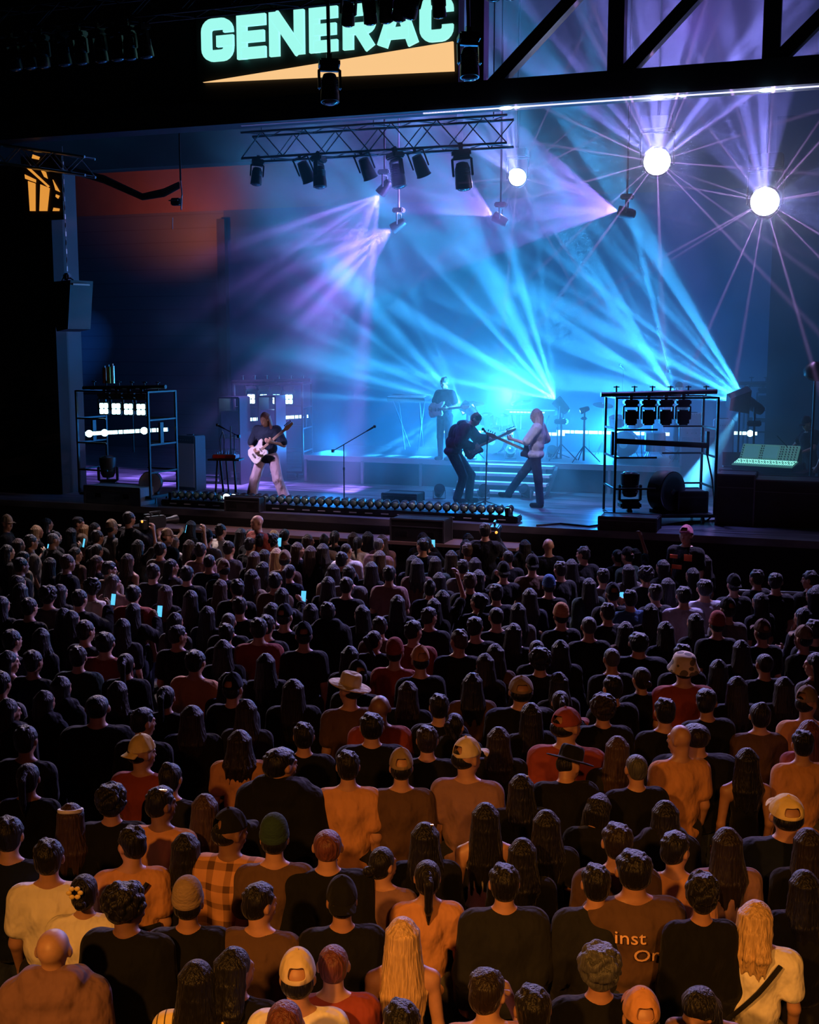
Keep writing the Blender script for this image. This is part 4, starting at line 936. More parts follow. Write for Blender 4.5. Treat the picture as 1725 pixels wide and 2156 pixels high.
MB().cyl((0, .03, -.03), (0, .06, RISER - K3.z), .014).build('stand', BLK, t)
DRM = mat('drum_shell', (.25, .3, .4), .3, .2, .15); SKN = mat('drum_head', (.75, .78, .8), .4)
CYM = mat('cymbal_brass', (.6, .5, .3), .3, .95, .1)
def drum(label, c, r, h, rot, kit):
    t = empty('drum', c, 0, label, 'drum', kit); t.rotation_euler = rot
    MB().lathe([(r, -h / 2), (r * 1.02, -h / 2), (r, -h / 2 + .02), (r, h / 2 - .02), (r * 1.02, h / 2), (r, h / 2)], None, 24).build('shell', DRM, t, True)
    MB().lathe([(r * .98, h / 2 - .004), (.001, h / 2 + .002)], None, 24).lathe([(r * .98, -h / 2 + .004), (.001, -h / 2 - .002)], None, 24).build('head', SKN, t, True)
    m = MB()
    for k in range(8): m.cyl((r * 1.03 * math.cos(k * .785), r * 1.03 * math.sin(k * .785), -h / 2), (r * 1.03 * math.cos(k * .785), r * 1.03 * math.sin(k * .785), h / 2), .007, .007, 6)
    m.build('lugs', ALU, t); z = c[2] - RISER; g = Matrix(Euler(rot).to_matrix()).transposed() if False else Euler(rot).to_matrix().transposed()
    m = MB()
    for k in range(3): m.cyl(g @ Vector((r * .6 * math.cos(k * 2.09), r * .6 * math.sin(k * 2.09), -.02)), g @ Vector((r * 1.1 * math.cos(k * 2.09), r * 1.1 * math.sin(k * 2.09), -z + .01)), .010, .010, 6)
    m.build('leg', ALU, t); return t
def cymbal(label, c, r, tilt, kit):
    t = empty('cymbal', c, 0, label, 'cymbal', kit)
    MB().lathe([(.001, .03), (.03, .03), (.05, .012), (r * .6, .004), (r, -.008), (r, -.012), (.05, .004), (.001, .02)], Euler(tilt).to_matrix().to_4x4(), 28).build('plate', CYM, t, True)
    m = MB().cyl((0, 0, .04), (0, 0, RISER - c[2] + .2), .010)
    for k in range(3): m.cyl((0, 0, RISER - c[2] + .3), (.25 * math.cos(k * 2.09), .25 * math.sin(k * 2.09), RISER - c[2] + .012), .009, .009, 6)
    m.build('stand', ALU, t); return t
for (pc, kit, wh, yy) in ((1040, 'central drum kit', 'behind the bent guitarist', 25.9), (1316, 'right drum kit', 'behind the dark right cart', 26.0)):
    b = atY(pc, 930, yy)
    drum(f'bass drum of the kit {wh}', (b.x, yy, RISER + .30), .28, .4, (R(90), 0, 0), kit)
    drum(f'left rack drum of the kit {wh}', (b.x - .2, yy + .05, RISER + .78), .16, .2, (R(18), 0, 0), kit)
    drum(f'right rack drum of the kit {wh}', (b.x + .2, yy + .05, RISER + .78), .16, .2, (R(18), 0, 0), kit)
    drum(f'floor drum of the kit {wh}', (b.x + .62, yy + .2, RISER + .34), .22, .4, (0, 0, 0), kit)
    cymbal(f'left cymbal of the kit {wh}', (b.x - .55, yy + .3, RISER + 1.12), .23, (R(12), R(8), 0), kit)
    cymbal(f'right cymbal of the kit {wh}', (b.x + .55, yy + .3, RISER + 1.15), .24, (R(12), R(-8), 0), kit)
def amp(label, c, size, rz, m_, grp=None):
    t = empty('amplifier_cabinet', c, rz, label, 'amplifier', grp); x, y, z = size
    MB().box((0, 0, z / 2), size, bev=.02).build('cabinet', m_, t)
    MB().box((0, -y / 2 - .004, z * .46), (x * .88, .012, z * .8)).build('grille', mat('grille_cloth', (.55, .55, .68), .9, 0, .15, 60), t)
    m = MB()
    for k in range(6): m.cyl((-x * .3 + k * x * .12, -y / 2 - .005, z * .92), (-x * .3 + k * x * .12, -y / 2 - .02, z * .92), .012)
    m.build('knob', ALU, t); MB().box((0, 0, z + .012), (.18, .03, .02)).build('handle', BLK, t); return t
AC = mat('pale_amp_covering', (.7, .68, .8), .6, 0, .1)
P = onto(1462, 1045)
amp('tall pale speaker cabinet right of the drums behind the dark cart', (P.x, P.y + .4, STAGE), (.72, .5, 1.38), R(6), AC, 'pale amplifiers')
amp('small pale amplifier head on top of the tall pale cabinet, left side', (P.x - .12, P.y + .4, STAGE + 1.42), (.42, .3, .24), R(6), AC, 'pale amplifiers')
P = onto(1515, 1040)
amp('narrow pale speaker cabinet beside the tall one', (P.x - .02, P.y + .7, STAGE), (.42, .45, 1.5), R(6), AC, 'pale amplifiers')
P = onto(348, 1040); amp('guitar amplifier with pale trim at the right end of the far left cart', (P.x + .1, P.y + .9, STAGE), (.55, .35, 1.15), R(-12), mat('amp_black', (.03, .03, .04), .6), None)
for k, (px, py, w_) in enumerate(((420, 1035, .5), (505, 1028, .42))):
    P = onto(px, py); t = empty('equipment_rack', (P.x, P.y + 1.6, STAGE), 0, ('tall equipment rack with bluish panels left of the keyboard stand', 'dark equipment rack directly behind the keyboard stand')[k], 'rack', 'equipment racks')
    MB().box((-w_ / 2, 0, .95), (.04, .5, 1.9)).box((w_ / 2, 0, .95), (.04, .5, 1.9)).box((0, 0, 1.9), (w_, .5, .04)).box((0, 0, .05), (w_, .5, .1)).build('frame', (TRM, BLK)[k], t)
    for z in (.4, .9, 1.35): MB().box((0, 0, z), (w_ - .06, .4, .22 if z != 1.35 else .5), bev=.01).build('unit', mat('blue_panel', (.12, .15, .24), .4) if z > .8 else BLK, t)
P = onto(302, 1042); t = empty('metal_pail', (P.x + .05, P.y + .1, STAGE), 0, 'pale cylindrical pail on the floor at the far left cart', 'pail')
MB().lathe([(.11, 0), (.13, .33), (.135, .34), (.12, .33), (.10, .02), (.001, .015)], None, 20).build('bucket', mat('pale_pink_plastic', (.55, .45, .5), .5), t, True); MB().tube([(-.13, 0, .32), (-.09, 0, .43), (0, 0, .47), (.09, 0, .43), (.13, 0, .32)], .006).build('handle', ALU, t)
tb = onto(250, 830)
sh = empty('wall_pipe_rail', (atY(215, 829, 29.5).x, 29.5, atY(215, 829, 29.5).z), 0, 'horizontal pipe rail along the left wall under the blue patches', 'rail')
MB().cyl((-1.1, 0, 0), (1.1, 0, .03), .035).build('pipe', BLK, sh); MB().cyl((-1.0, 0, 0), (-1.0, 0, STAGE - atY(215, 829, 29.5).z), .03).cyl((1.0, 0, 0), (1.0, 0, STAGE - atY(215, 829, 29.5).z), .03).build('post', BLK, sh)
for k, px in enumerate((216, 226, 237)):
    P = M2 @ Vector((-.5 + k * .1, 0, 2.29)); t = empty('metal_canister', P, 0, ('reddish', 'yellow', 'pale blue')[k] + ' shiny canister standing on top of the far left cart', 'canister', 'canisters on the far left cart')
    MB().cyl((0, 0, 0), (0, 0, .30 + .02 * k), .04, .04, 14).build('body', mat(('red_tin', 'gold_tin', 'silver_tin')[k], ((.5, .15, .08), (.7, .5, .1), (.6, .8, .85))[k], .3, .8), t, True)
    MB().cyl((0, 0, .30 + .02 * k), (0, 0, .34 + .02 * k), .02, .02, 10).build('cap', ALU, t)
# desk, laptop, lamp on stand
P = onto(1600, 1100); dsk = Vector((P.x, P.y + 1.6, STAGE))
t = empty('desk_table', dsk, R(-14), 'dark table carrying the mixing desk at right', 'table')
MB().box((0, 0, .74), (1.55, .75, .05)).build('top', CASE, t)
for sx in (-1, 1):
    for sy in (-1, 1): MB().box((sx * .7, sy * .3, .36), (.04, .04, .72)).build('leg', GREYM, t)
MB().box((0, -.36, .4), (1.5, .02, .66)).build('skirt', MATT, t)
mx = empty('mixing_desk', dsk + Vector((0.02, 0, .767)), R(-14), 'large glowing mixing desk tilted toward its operator at right', 'mixing desk')
MB().box((0, 0, .05), (1.12, .78, .10), bev=.02).box((0, .30, .2), (1.05, .12, .36), bev=.02).build('body', BLK, mx)
GLW = mat('desk_glow_keys', (.3, .9, .7), .4, 0, .3, 30, 0, (.3, .95, .75), 1.5); SCR = mat('desk_screen', (.02, .06, .07), .3, 0, .3, 8, 0, (.04, .17, .20), .8); SCW = mat('desk_pale_panel', (.1, .2, .18), .4, 0, .3, 30, 0, (.05, .20, .17), .6)
up_ = MB().box((0, 0, 0), (1.06, .40, .03), bev=.008).build('screen_panel', SCW, mx, loc=(-.02, .14, .27), rot=(R(52), 0, 0))
for k, x in enumerate((-.33, .02)): MB().box((x, .02, .02), (.27, .26, .01)).build('screen', SCR, up_)
m = MB()
for x in (-.50, -.16, -.12, .20, .24, .30, .36, .42, .48):
    for k in range(7): m.cyl((x, -.16 + k * .052, .012), (x, -.16 + k * .052, .032), .012, .012, 8)
m.build('knobs', BLK, up_)
lo_ = MB().box((0, 0, 0), (1.10, .40, .03), bev=.008).build('fader_panel', SCW, mx, loc=(0, -.19, .125), rot=(R(10), 0, 0))
m = MB()
for i in range(30): m.box((-.52 + i * .036, -.02, .02), (.012, .20, .008))
for i in range(30): m.box((-.52 + i * .036, .13, .02), (.022, .03, .012))
m.build('keys', GLW, lo_)
m = MB()
for i in range(30): m.box((-.52 + i * .036, -.06 + .05 * ((i * 7) % 3), .03), (.02, .035, .02))
m.build('fader', ALU, lo_)
MB().cyl((.3, .3, .36), (.15, 0, .62), .008).build('gooseneck', BLK, mx)
T1 = onto(1575, 1060)
t = empty('laptop', dsk + Vector((-.62, .25, .767)), R(10), 'dark laptop standing open left of the glowing mixing desk', 'laptop')
MB().box((0, 0, .012), (.36, .25, .02)).build('base', BLK, t); MB().box((0, .13, .14), (.36, .012, .25), (R(-12), 0, 0)).build('screen', BLK, t)
P = onto(1541, 1075); t = empty('flood_lamp', (P.x, P.y + 1.0, STAGE), 0, 'dark rectangular flood lamp on a stand in the rightmost cyan beam', 'stage light')
zz = atY(1541, 845, P.y + 1.0).z - STAGE
MB().prism([(-.22, -.13), (.16, -.20), (.16, .26), (-.22, .10)], .3).build('head', BLK, t, loc=(0, 0, zz), rot=(R(15), 0, R(20)))
MB().cyl((0, 0, .03), (0, 0, zz - .1), .02).build('pole', BLK, t); m = MB()
for k in range(3): m.cyl((0, 0, .6), (.38 * math.cos(k * 2.09), .38 * math.sin(k * 2.09), .012), .014)
m.build('leg', BLK, t)
P = onto(1700, 1110); t = empty('dome_lamp_stand', (P.x, P.y + 1.2, STAGE), 0, 'tall stand with dark domed lamp head at the far right edge', 'stage light'); zz = atY(1695, 778, P.y + 1.2).z - STAGE
MB().cyl((0, 0, .02), (0, 0, zz), .022).lathe([(.25, 0), (.25, .015), (.03, .05)], None, 18).build('pole', BLK, t)
MB().lathe([(.02, .14), (.10, .12), (.17, .03), (.19, -.08), (.15, -.16), (.04, -.20), (.001, -.2)], Matrix.Translation((0, 0, zz)) @ Matrix.Rotation(R(20), 4, 'Y'), 20).build('dome', BLK, t, True)
# deck clutter
def floor_lamp(px, py, rz, lb, z=STAGE):
    P = onto(px, py, z); t = empty('floor_par_lamp', (P.x, P.y, z), rz, lb, 'stage light', 'small lamps lying on the deck')
    MB().lathe([(.05, -.16), (.09, -.13), (.11, .10), (.105, .10)], Matrix.Translation((0, 0, .16)) @ Matrix.Rotation(R(60), 4, 'X'), 18).build('can', BLK, t, True)
    MB().lathe([(.104, .09), (.05, .105), (.001, .11)], Matrix.Translation((0, 0, .16)) @ Matrix.Rotation(R(60), 4, 'X'), 18).build('lens', LENS, t, True)
    MB().box((.12, 0, .09), (.012, .04, .18)).box((-.12, 0, .09), (.012, .04, .18)).box((0, 0, .01), (.25, .08, .015)).build('bracket', ALU, t)
for px, py, rz, lb in ((925, 1050, .4, 'small lamp on the deck behind the bent guitarist heels'), (1018, 1050, .5, 'small lamp on the deck at the left foot of the steps'), (1108, 1050, -.5, 'small lamp on the deck at the walking bassist rear leg'), (1190, 1032, .2, 'small lamp on the deck right of the steps')): floor_lamp(px, py, rz, lb)
for px, py, lb in ((992, 966, 'small dark lamp on the riser edge left of the steps'), (1075, 966, 'small dark lamp on the riser edge at the top of the steps'), (1162, 966, 'small dark lamp on the riser edge behind the bassist')): floor_lamp(px, py, .3, lb, RISER)
led_bar('glowing led bar low behind the two facing guitarists', Matrix.Translation(atY(1060, 911, 27.2)), 3.0, LITB, 'led bars behind the riser', star=(.65,))
led_bar('glowing led bar low behind the dark right cart', Matrix.Translation(atY(1290, 911, 27.2)), 2.6, LITB, 'led bars behind the riser')
led_bar('short glowing led bar left of the flood lamp stand', Matrix.Translation(atY(1530, 911, 26.6)), 1.3, LITB, 'led bars behind the riser', star=(-.3, .5))
for i, px in enumerate((1010, 1240, 1340, 1530)):
    Y = 27.25 if px < 1500 else 26.65; p = atY(px, 911, Y); z0 = RISER if px < 1420 and Y < 27 else STAGE
    t = empty('bar_stand', (p.x, p.y + .12, STAGE), 0, ('thin stand holding the led bar behind the facing guitarists', 'thin stand between the two led bars behind the riser', 'thin stand behind the drums holding a led bar', 'thin stand holding the short led bar')[i], 'stand', 'led bar stands')
    MB().cyl((0, 0, .02), (0, 0, p.z - STAGE), .02).lathe([(.2, 0), (.2, .015), (.03, .03)], None, 14).build('pole', BLK, t)
    MB().box((0, -.04, p.z - STAGE), (.05, .1, .05)).build('clamp', BLK, t)
# cables on the deck
for pts, lb in (([(1130, 1108), (1180, 1104), (1240, 1110), (1268, 1106)], 'black cable along the stage lip left of the dark right cart'), ([(1390, 1108), (1450, 1100), (1500, 1098), (1540, 1094), (1560, 1104)], 'black cable on the lit deck right of the dark right cart'),
                ([(1488, 950), (1500, 1010), (1506, 1080), (1490, 1098)], 'cable falling from the right cart to the deck')):
    if lb.startswith('cable f'):
        Y = M1.translation.y; c = MB().tube([atY(x, y, Y) if i < 3 else onto(x, y) + Vector((0, 0, .02)) for i, (x, y) in enumerate(pts)], .016)
    else: c = MB().tube([onto(x, y) + Vector((0, 0, .015)) for x, y in pts], .016)
    tag(c.build('cable', RUB), lb, 'cable')
# rail at the right of the audience
P0, P1 = atZ(1550, 1244, 1.12), atZ(1760, 1238, 1.12); P1 = Vector((P1.x, P0.y + (P1.y - P0.y) * .3, 1.12))
br = empty('crowd_barrier', (P0.x, P0.y, 0), 0, 'pale metal barrier rail at the right edge of the audience', 'barrier'); D_ = P1 - P0; D_.z = 0
MB().cyl((0, 0, 1.12), D_ + Vector((0, 0, 1.12)), .022).cyl((0, 0, .15), D_ + Vector((0, 0, .15)), .022).build('rail', ALU, br); m = MB()
for i in range(15): m.cyl(D_ * i / 14 + Vector((0, 0, .15)), D_ * i / 14 + Vector((0, 0, 1.12)), .009)
m.build('bars', ALU, br); MB().box((0, 0, .075), (.08, .5, .15)).box(D_ + Vector((0, 0, .075)), (.08, .5, .15)).build('foot', ALU, br)
# ---------------------------------------------------------------- the band
def guitar(label, origin, neck, face, body, bass=False, pick=(.8, .8, .8), neckc=(.5, .35, .2)):
    t = empty('bass_guitar' if bass else 'electric_guitar', origin, 0, label, 'guitar', None)
    x = Vector(neck).normalized(); y = -Vector(face); y = (y - x * x.dot(y)).normalized(); z = x.cross(y)
    t.rotation_euler = Matrix((x, y, z)).transposed().to_euler()
    out = [(-.22, -.03), (-.215, .08), (-.16, .155), (-.07, .16), (-.01, .11), (.06, .115), (.13, .165), (.20, .16), (.19, .11), (.13, .06), (.12, -.03), (.15, -.09), (.12, -.14), (.04, -.12), (-.03, -.115), (-.09, -.16), (-.17, -.16), (-.215, -.10)]
    b = MB(); b.prism(out, .045); bmesh.ops.bevel(b.bm, geom=list(b.bm.edges), offset=.006, segments=2, affect='EDGES'); b.build('body', mat('guitar_body_' + label[:9], body, .25), t)
    MB().prism([(-.10, -.03), (-.09, -.10), (.02, -.095), (.10, -.08), (.11, .03), (.09, .09), (.02, .04), (-.06, .03)], .006, Matrix.Translation((0, -.026, 0))).build('pickguard', mat('pickguard_' + label[:9], pick, .4), t)
    L = .62 if bass else .58
    MB().box((.10 + L / 2, -.022, 0), (L + .05, .022, .05), bev=.004).build('neck', mat('maple_neck', neckc, .4), t)
    MB().prism([(.10 + L, -.03), (.10 + L + .05, -.045), (.10 + L + .20, -.02), (.10 + L + .21, .02), (.10 + L + .04, .045), (.10 + L, .03)], .02, Matrix.Translation((0, -.018, 0))).build('headstock', mat('maple_neck', neckc, .4), t)
    m = MB()
    for i in range(4 if bass else 6): m.cyl((.14 + L + i * (.045 if bass else .028), -.02, .04), (.14 + L + i * (.045 if bass else .028), -.02, .075), .008, .012, 8)
    m.build('tuning_pegs', BLK, t); m = MB()
    for i in range(4 if bass else 6): m.cyl((-.12, -.040, -.018 + i * (.011 if bass else .007)), (.12 + L, -.036, -.014 + i * (.009 if bass else .0055)), .0012, .0012, 4)
    m.build('strings', ALU, t); MB().box((-.12, -.034, 0), (.03, .02, .08)).box((-.02, -.034, 0), (.022, .014, .07)).box((.06, -.034, 0), (.022, .014, .07)).build('bridge', ALU, t); return t
def world(loc, rz, v): return Vector(loc) + Matrix.Rotation(rz, 3, 'Z') @ Vector(v)
SKC = (.50, .32, .25)
# left guitarist, facing the audience, legs apart
P = onto(563, 1066); rz = R(206 - 18); p1 = Vector((P.x, P.y + .05, STAGE))
j = J(anR=(.33, .02, .09), anL=(-.32, -.08, .09), knR=(.23, .07, .50), knL=(-.20, .04, .50), hipR=(.11, 0, .90), hipL=(-.11, 0, .90), pelvis=(0, 0, .93), waist=(0, 0, 1.07), chest=(0, .02, 1.27), neck=(0, .03, 1.47), head=(.02, .08, 1.60), look=(.35, .9, -.35),
      shR=(.185, .0, 1.40), shL=(-.185, 0, 1.40), elR=(.31, .02, 1.12), wrR=(.17, .21, 1.04), elL=(-.33, .04, 1.13), wrL=(-.17, .24, 1.20))
figure(j, p1, rz, 'person with long curly brown hair playing a white guitar, dark tee and wide pale trousers', SKC, (.018, .03, .06), (.50, .40, .50), 'wavy', (.22, .10, .09), group=None, fat=1.0, flare=.045, sk=dict(g=.035, sleeve=.8, hem=.06, loose=1.08), shoes=(.3, .25, .25), sc=1.03)
guitar('white electric guitar held diagonally by the curly-haired player at left', world(p1, rz, (.10, .20, 1.05)), Matrix.Rotation(rz, 3, 'Z') @ Vector((-.78, .05, .62)), Matrix.Rotation(rz, 3, 'Z') @ Vector((0, 1, .15)), (.85, .82, .78), pick=(.8, .78, .8), neckc=(.55, .4, .3))
# bent guitarist in hooded top, facing right
P = onto(972, 1058); rz = R(-84); p2 = Vector((P.x - .05, P.y, STAGE))
j = J(anR=(.09, -.02, .09), anL=(-.10, .16, .09), knR=(.10, .10, .48), knL=(-.11, .20, .50), hipR=(.09, -.10, .90), hipL=(-.09, -.10, .90), pelvis=(0, -.12, .94), waist=(0, -.09, 1.09), chest=(0, .04, 1.27), neck=(0, .19, 1.42), head=(0, .30, 1.52), look=(.1, .75, -.75),
      shR=(.19, .12, 1.37), shL=(-.19, .12, 1.37), elR=(.28, .06, 1.12), wrR=(.16, .28, 1.04), elL=(-.25, .30, 1.15), wrL=(-.16, .50, 1.17))
f2 = figure(j, p2, rz, 'person in a dark hooded top bent over a guitar, facing the long-haired bassist', SKC, (.012, .02, .05), (.03, .05, .09), 'short', (.02, .02, .03), fat=1.08, flare=.02, sk=dict(g=.05, sleeve=1.85, hem=.02, loose=1.12), shoes=(.1, .12, .16), sc=1.06)
put('hood', mesh_field('hood', [('c', V3(-.10, .10, 1.45), V3(.10, .10, 1.45), .06, .06), ('e', V3(0, .04, 1.44), V3(.12, .09, .07))], .011, .03), CLOTH, (.012, .02, .05), f2)
put('backpack', mesh_field('backpack', [('e', V3(0, -.10, 1.20), V3(.15, .11, .2)), ('e', V3(0, -.06, 1.32), V3(.14, .11, .12))], .012, .03), CLOTH, (.012, .02, .04), f2)
guitar('dark electric guitar played by the bent person in the hooded top', world(p2, rz, (.02, .30, 1.06)), Matrix.Rotation(rz, 3, 'Z') @ Vector((-.30, .85, .42)), Matrix.Rotation(rz, 3, 'Z') @ Vector((.8, .55, .1)), (.02, .02, .06), pick=(.2, .2, .25))
# long haired bassist striding left
P = onto(1137, 1068); rz = R(92); p3 = Vector((P.x + .02, P.y, STAGE))
j = J(anL=(-.07, -.0, .09), knL=(-.07, .04, .50), hipL=(-.09, .10, .92), hipR=(.09, .10, .92), knR=(.08, .36, .58), anR=(.07, .60, .23), pelvis=(0, .10, .95), waist=(0, .10, 1.10), chest=(0, .08, 1.28), neck=(0, .08, 1.48), head=(0, .12, 1.62), look=(.0, 1, -.25),
      shR=(.175, .06, 1.42), shL=(-.175, .06, 1.42), elR=(.26, -.04, 1.16), wrR=(.20, .16, 1.06), elL=(-.24, .24, 1.15), wrL=(-.13, .50, 1.21))
j['footR'] = V3(.08, .76, .20)
f3 = figure(j, p3, rz, 'person with long fair hair striding left with a bass, pale tee and dark trousers', (.55, .36, .32), (.62, .62, .66), (.03, .05, .08), 'long', (.60, .50, .48), fat=.97, sk=dict(g=.035, sleeve=.85, hem=.03, loose=1.1), flare=.012, sc=1.06)
guitar('dark bass guitar held by the striding long-haired person in a pale tee', world(p3, rz, (.02, .24, 1.04)), Matrix.Rotation(rz, 3, 'Z') @ Vector((-.45, .80, .40)), Matrix.Rotation(rz, 3, 'Z') @ Vector((.8, .5, .1)), (.03, .02, .04), True, pick=(.6, .6, .6), neckc=(.45, .3, .25))
# standing player on the riser
P = atZ(905, 978, RISER); rz = R(165); p4 = Vector((P.x, P.y + 1.0, RISER))
j = J(elR=(.28, .0, 1.16), wrR=(.20, .24, 1.10), elL=(-.29, .02, 1.16), wrL=(-.24, .26, 1.12), head=(0, .03, 1.64), look=(.2, 1, -.3))
figure(j, p4, rz, 'person in a dark tee standing on the riser, hazed by cyan light', SKC, (.03, .05, .07), (.04, .06, .1), 'short', (.02, .02, .03), sk=dict(g=.035, hem=.04), sc=1.0, vox=.009)
guitar('hazy guitar across the front of the standing player on the riser', world(p4, rz, (.06, .2, 1.08)), Matrix.Rotation(rz, 3, 'Z') @ Vector((-.95, .1, .1)), Matrix.Rotation(rz, 3, 'Z') @ Vector((0, 1, .1)), (.7, .8, .8), pick=(.8, .8, .8))
# cap wearing musician in front of the beam, behind the dark cart
P = atZ(1428, 960, RISER); p5 = Vector((atY(1428, 900, 25.9).x, 25.9, RISER)); hz_ = atY(1428, 803, 25.9).z - RISER
f5 = figure(J(look=(-.6, .6, 0), elR=(.28, .05, 1.16), wrR=(.2, .3, 1.1), elL=(-.28, .05, 1.16), wrL=(-.2, .3, 1.1)), p5, R(100), 'person in a cap silhouetted in the beam fan above the dark right cart', SKC, (.04, .05, .07), (.03, .03, .05), 'capfringe', (.02, .02, .02), vox=.01, sc=hz_ / 1.80)
CAPM = {k: cap_mesh(k) for k in ('cap', 'capback', 'beanie', 'hat', 'bucket')}
put('cap', CAPM['cap'], CLOTH, (.03, .03, .04), f5, (0, .01, 1.655))
# desk crew
P = onto(1655, 1080); p6 = Vector((dsk.x + .72, dsk.y + .55, STAGE))
f6 = figure(J(look=(0, 1, -.5), head=(0, .08, 1.58), chest=(0, .05, 1.27), elR=(.28, .12, 1.15), wrR=(.18, .38, 1.05), elL=(-.28, .12, 1.15), wrL=(-.18, .38, 1.05)), p6, R(128), 'person in a dark cap operating the glowing mixing desk', SKC, (.015, .015, .02), (.02, .02, .02), 'capfringe', (.02, .02, .02), vox=.01)
put('cap', CAPM['cap'], CLOTH, (.02, .03, .035), f6, (0, .085, 1.60), (R(-18), 0, 0))
p7 = Vector((dsk.x + 1.05, dsk.y - .35, STAGE))
f7 = figure(J(), p7, R(60), 'dark figure standing at the right edge beside the mixing desk', SKC, (.01, .01, .012), (.015, .015, .015), 'short', (.015, .012, .01), vox=.011, fat=1.1)
tag(f7, group='desk crew')
# ---------------------------------------------------------------- bodies shared by the audience
POSES = {
    'a': J(), 'b': J(elR=(.22, .02, 1.15), elL=(-.22, .02, 1.15), wrR=(.03, .24, 1.18), wrL=(-.03, .23, 1.14)),
    'p': J(elR=(.26, .16, 1.28), wrR=(.12, .36, 1.48), elL=(-.24, .02, 1.15), wrL=(-.08, .24, 1.18)),
    'u': J(shR=(.17, 0, 1.47), elR=(.27, .10, 1.66), wrR=(.20, .14, 1.90)),
    's': J(look=(.62, .78, -.1)), 'l': J(look=(-.62, .78, -.1)), 'd': J(head=(.05, .10, 1.57), neck=(.01, .03, 1.47), look=(.7, .7, -.75)), 'f': J(look=(.55, .8, .0), elR=(.27, .06, 1.20), wrR=(.12, .14, 1.52))}
FEMJ = {k: dict(v) for k, v in POSES.items()}
BODY = {}; SHIRT = {}; TROU = {}; SHOE = [mesh_field('shoe', feet_prims(POSES['a'], .008)[:2], .011, .02), mesh_field('shoe', feet_prims(POSES['a'], .008)[2:], .011, .02)]; HAIRM = {}
def body_of(ps, fem):
    if (ps, fem) not in BODY: BODY[ps, fem] = mesh_field('body', body_prims(POSES[ps], .88 if fem else 1.02, fem), .0085, .02)
    return BODY[ps, fem]
def shirt_of(ps, fem, st):
    k = (ps, fem, st)
    if k not in SHIRT:
        kw = {'t': dict(sleeve=.62, g=.024, hem=.04), 'l': dict(sleeve=1.9, g=.034, hem=.03), 'k': dict(tank=True, g=.006), 'h': dict(sleeve=1.9, g=.045, hem=.05)}[st]
        pr = shirt_prims(POSES[ps], .88 if fem else 1.04, fem=fem, **kw)
        if st == 'h': pr += [('c', V3(-.085, -.045, 1.515), V3(.085, -.045, 1.515), .062, .062), ('c', V3(-.11, .02, 1.50), V3(-.085, -.045, 1.515), .05, .06), ('c', V3(.11, .02, 1.50), V3(.085, -.045, 1.515), .05, .06), ('c', V3(-.10, .03, 1.49), V3(-.03, .09, 1.45), .045, .04), ('c', V3(.10, .03, 1.49), V3(.03, .09, 1.45), .045, .04), ('e', V3(0, -.09, 1.45), V3(.13, .06, .07))]
        SHIRT[k] = mesh_field('shirt', pr, .0125, .035)
    return SHIRT[k]
def hair_of(ps, kind):
    hp_ = ps if ps in 'sld' or ps == 'f' else 'a'; k = (hp_, kind)
    if k not in HAIRM: HAIRM[k] = mesh_field(kind, hair_prims(POSES[hp_], kind, len(HAIRM) + 2), .008, .013)
    return HAIRM[k]
TROU[0] = mesh_field('trousers', trouser_prims(POSES['a'], 1.04), .014, .03); TROU[1] = mesh_field('trousers', trouser_prims(POSES['a'], .9), .014, .03)
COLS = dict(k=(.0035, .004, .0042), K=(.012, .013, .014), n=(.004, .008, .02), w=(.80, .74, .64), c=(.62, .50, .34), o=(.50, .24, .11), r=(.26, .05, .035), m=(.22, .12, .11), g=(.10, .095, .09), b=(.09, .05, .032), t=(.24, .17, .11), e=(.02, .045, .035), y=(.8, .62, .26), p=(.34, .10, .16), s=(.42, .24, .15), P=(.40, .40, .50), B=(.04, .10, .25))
HCOL = dict(k=(.0035, .003, .003), b=(.012, .007, .005), B=(.05, .026, .016), l=(.55, .36, .18), a=(.12, .035, .03), g=(.06, .06, .06))
SKT = [(.42, .22, .14), (.34, .17, .10), (.46, .26, .17), (.20, .10, .06), (.35, .19, .12)]
HKEY = dict(sh='short', bz='buzz', ba=None, lo='long', wv='wavy', vl='verylong', cu='curly', bu='bun', lb='lowbun', po='pony')
rnd = random.Random(11); placed = []
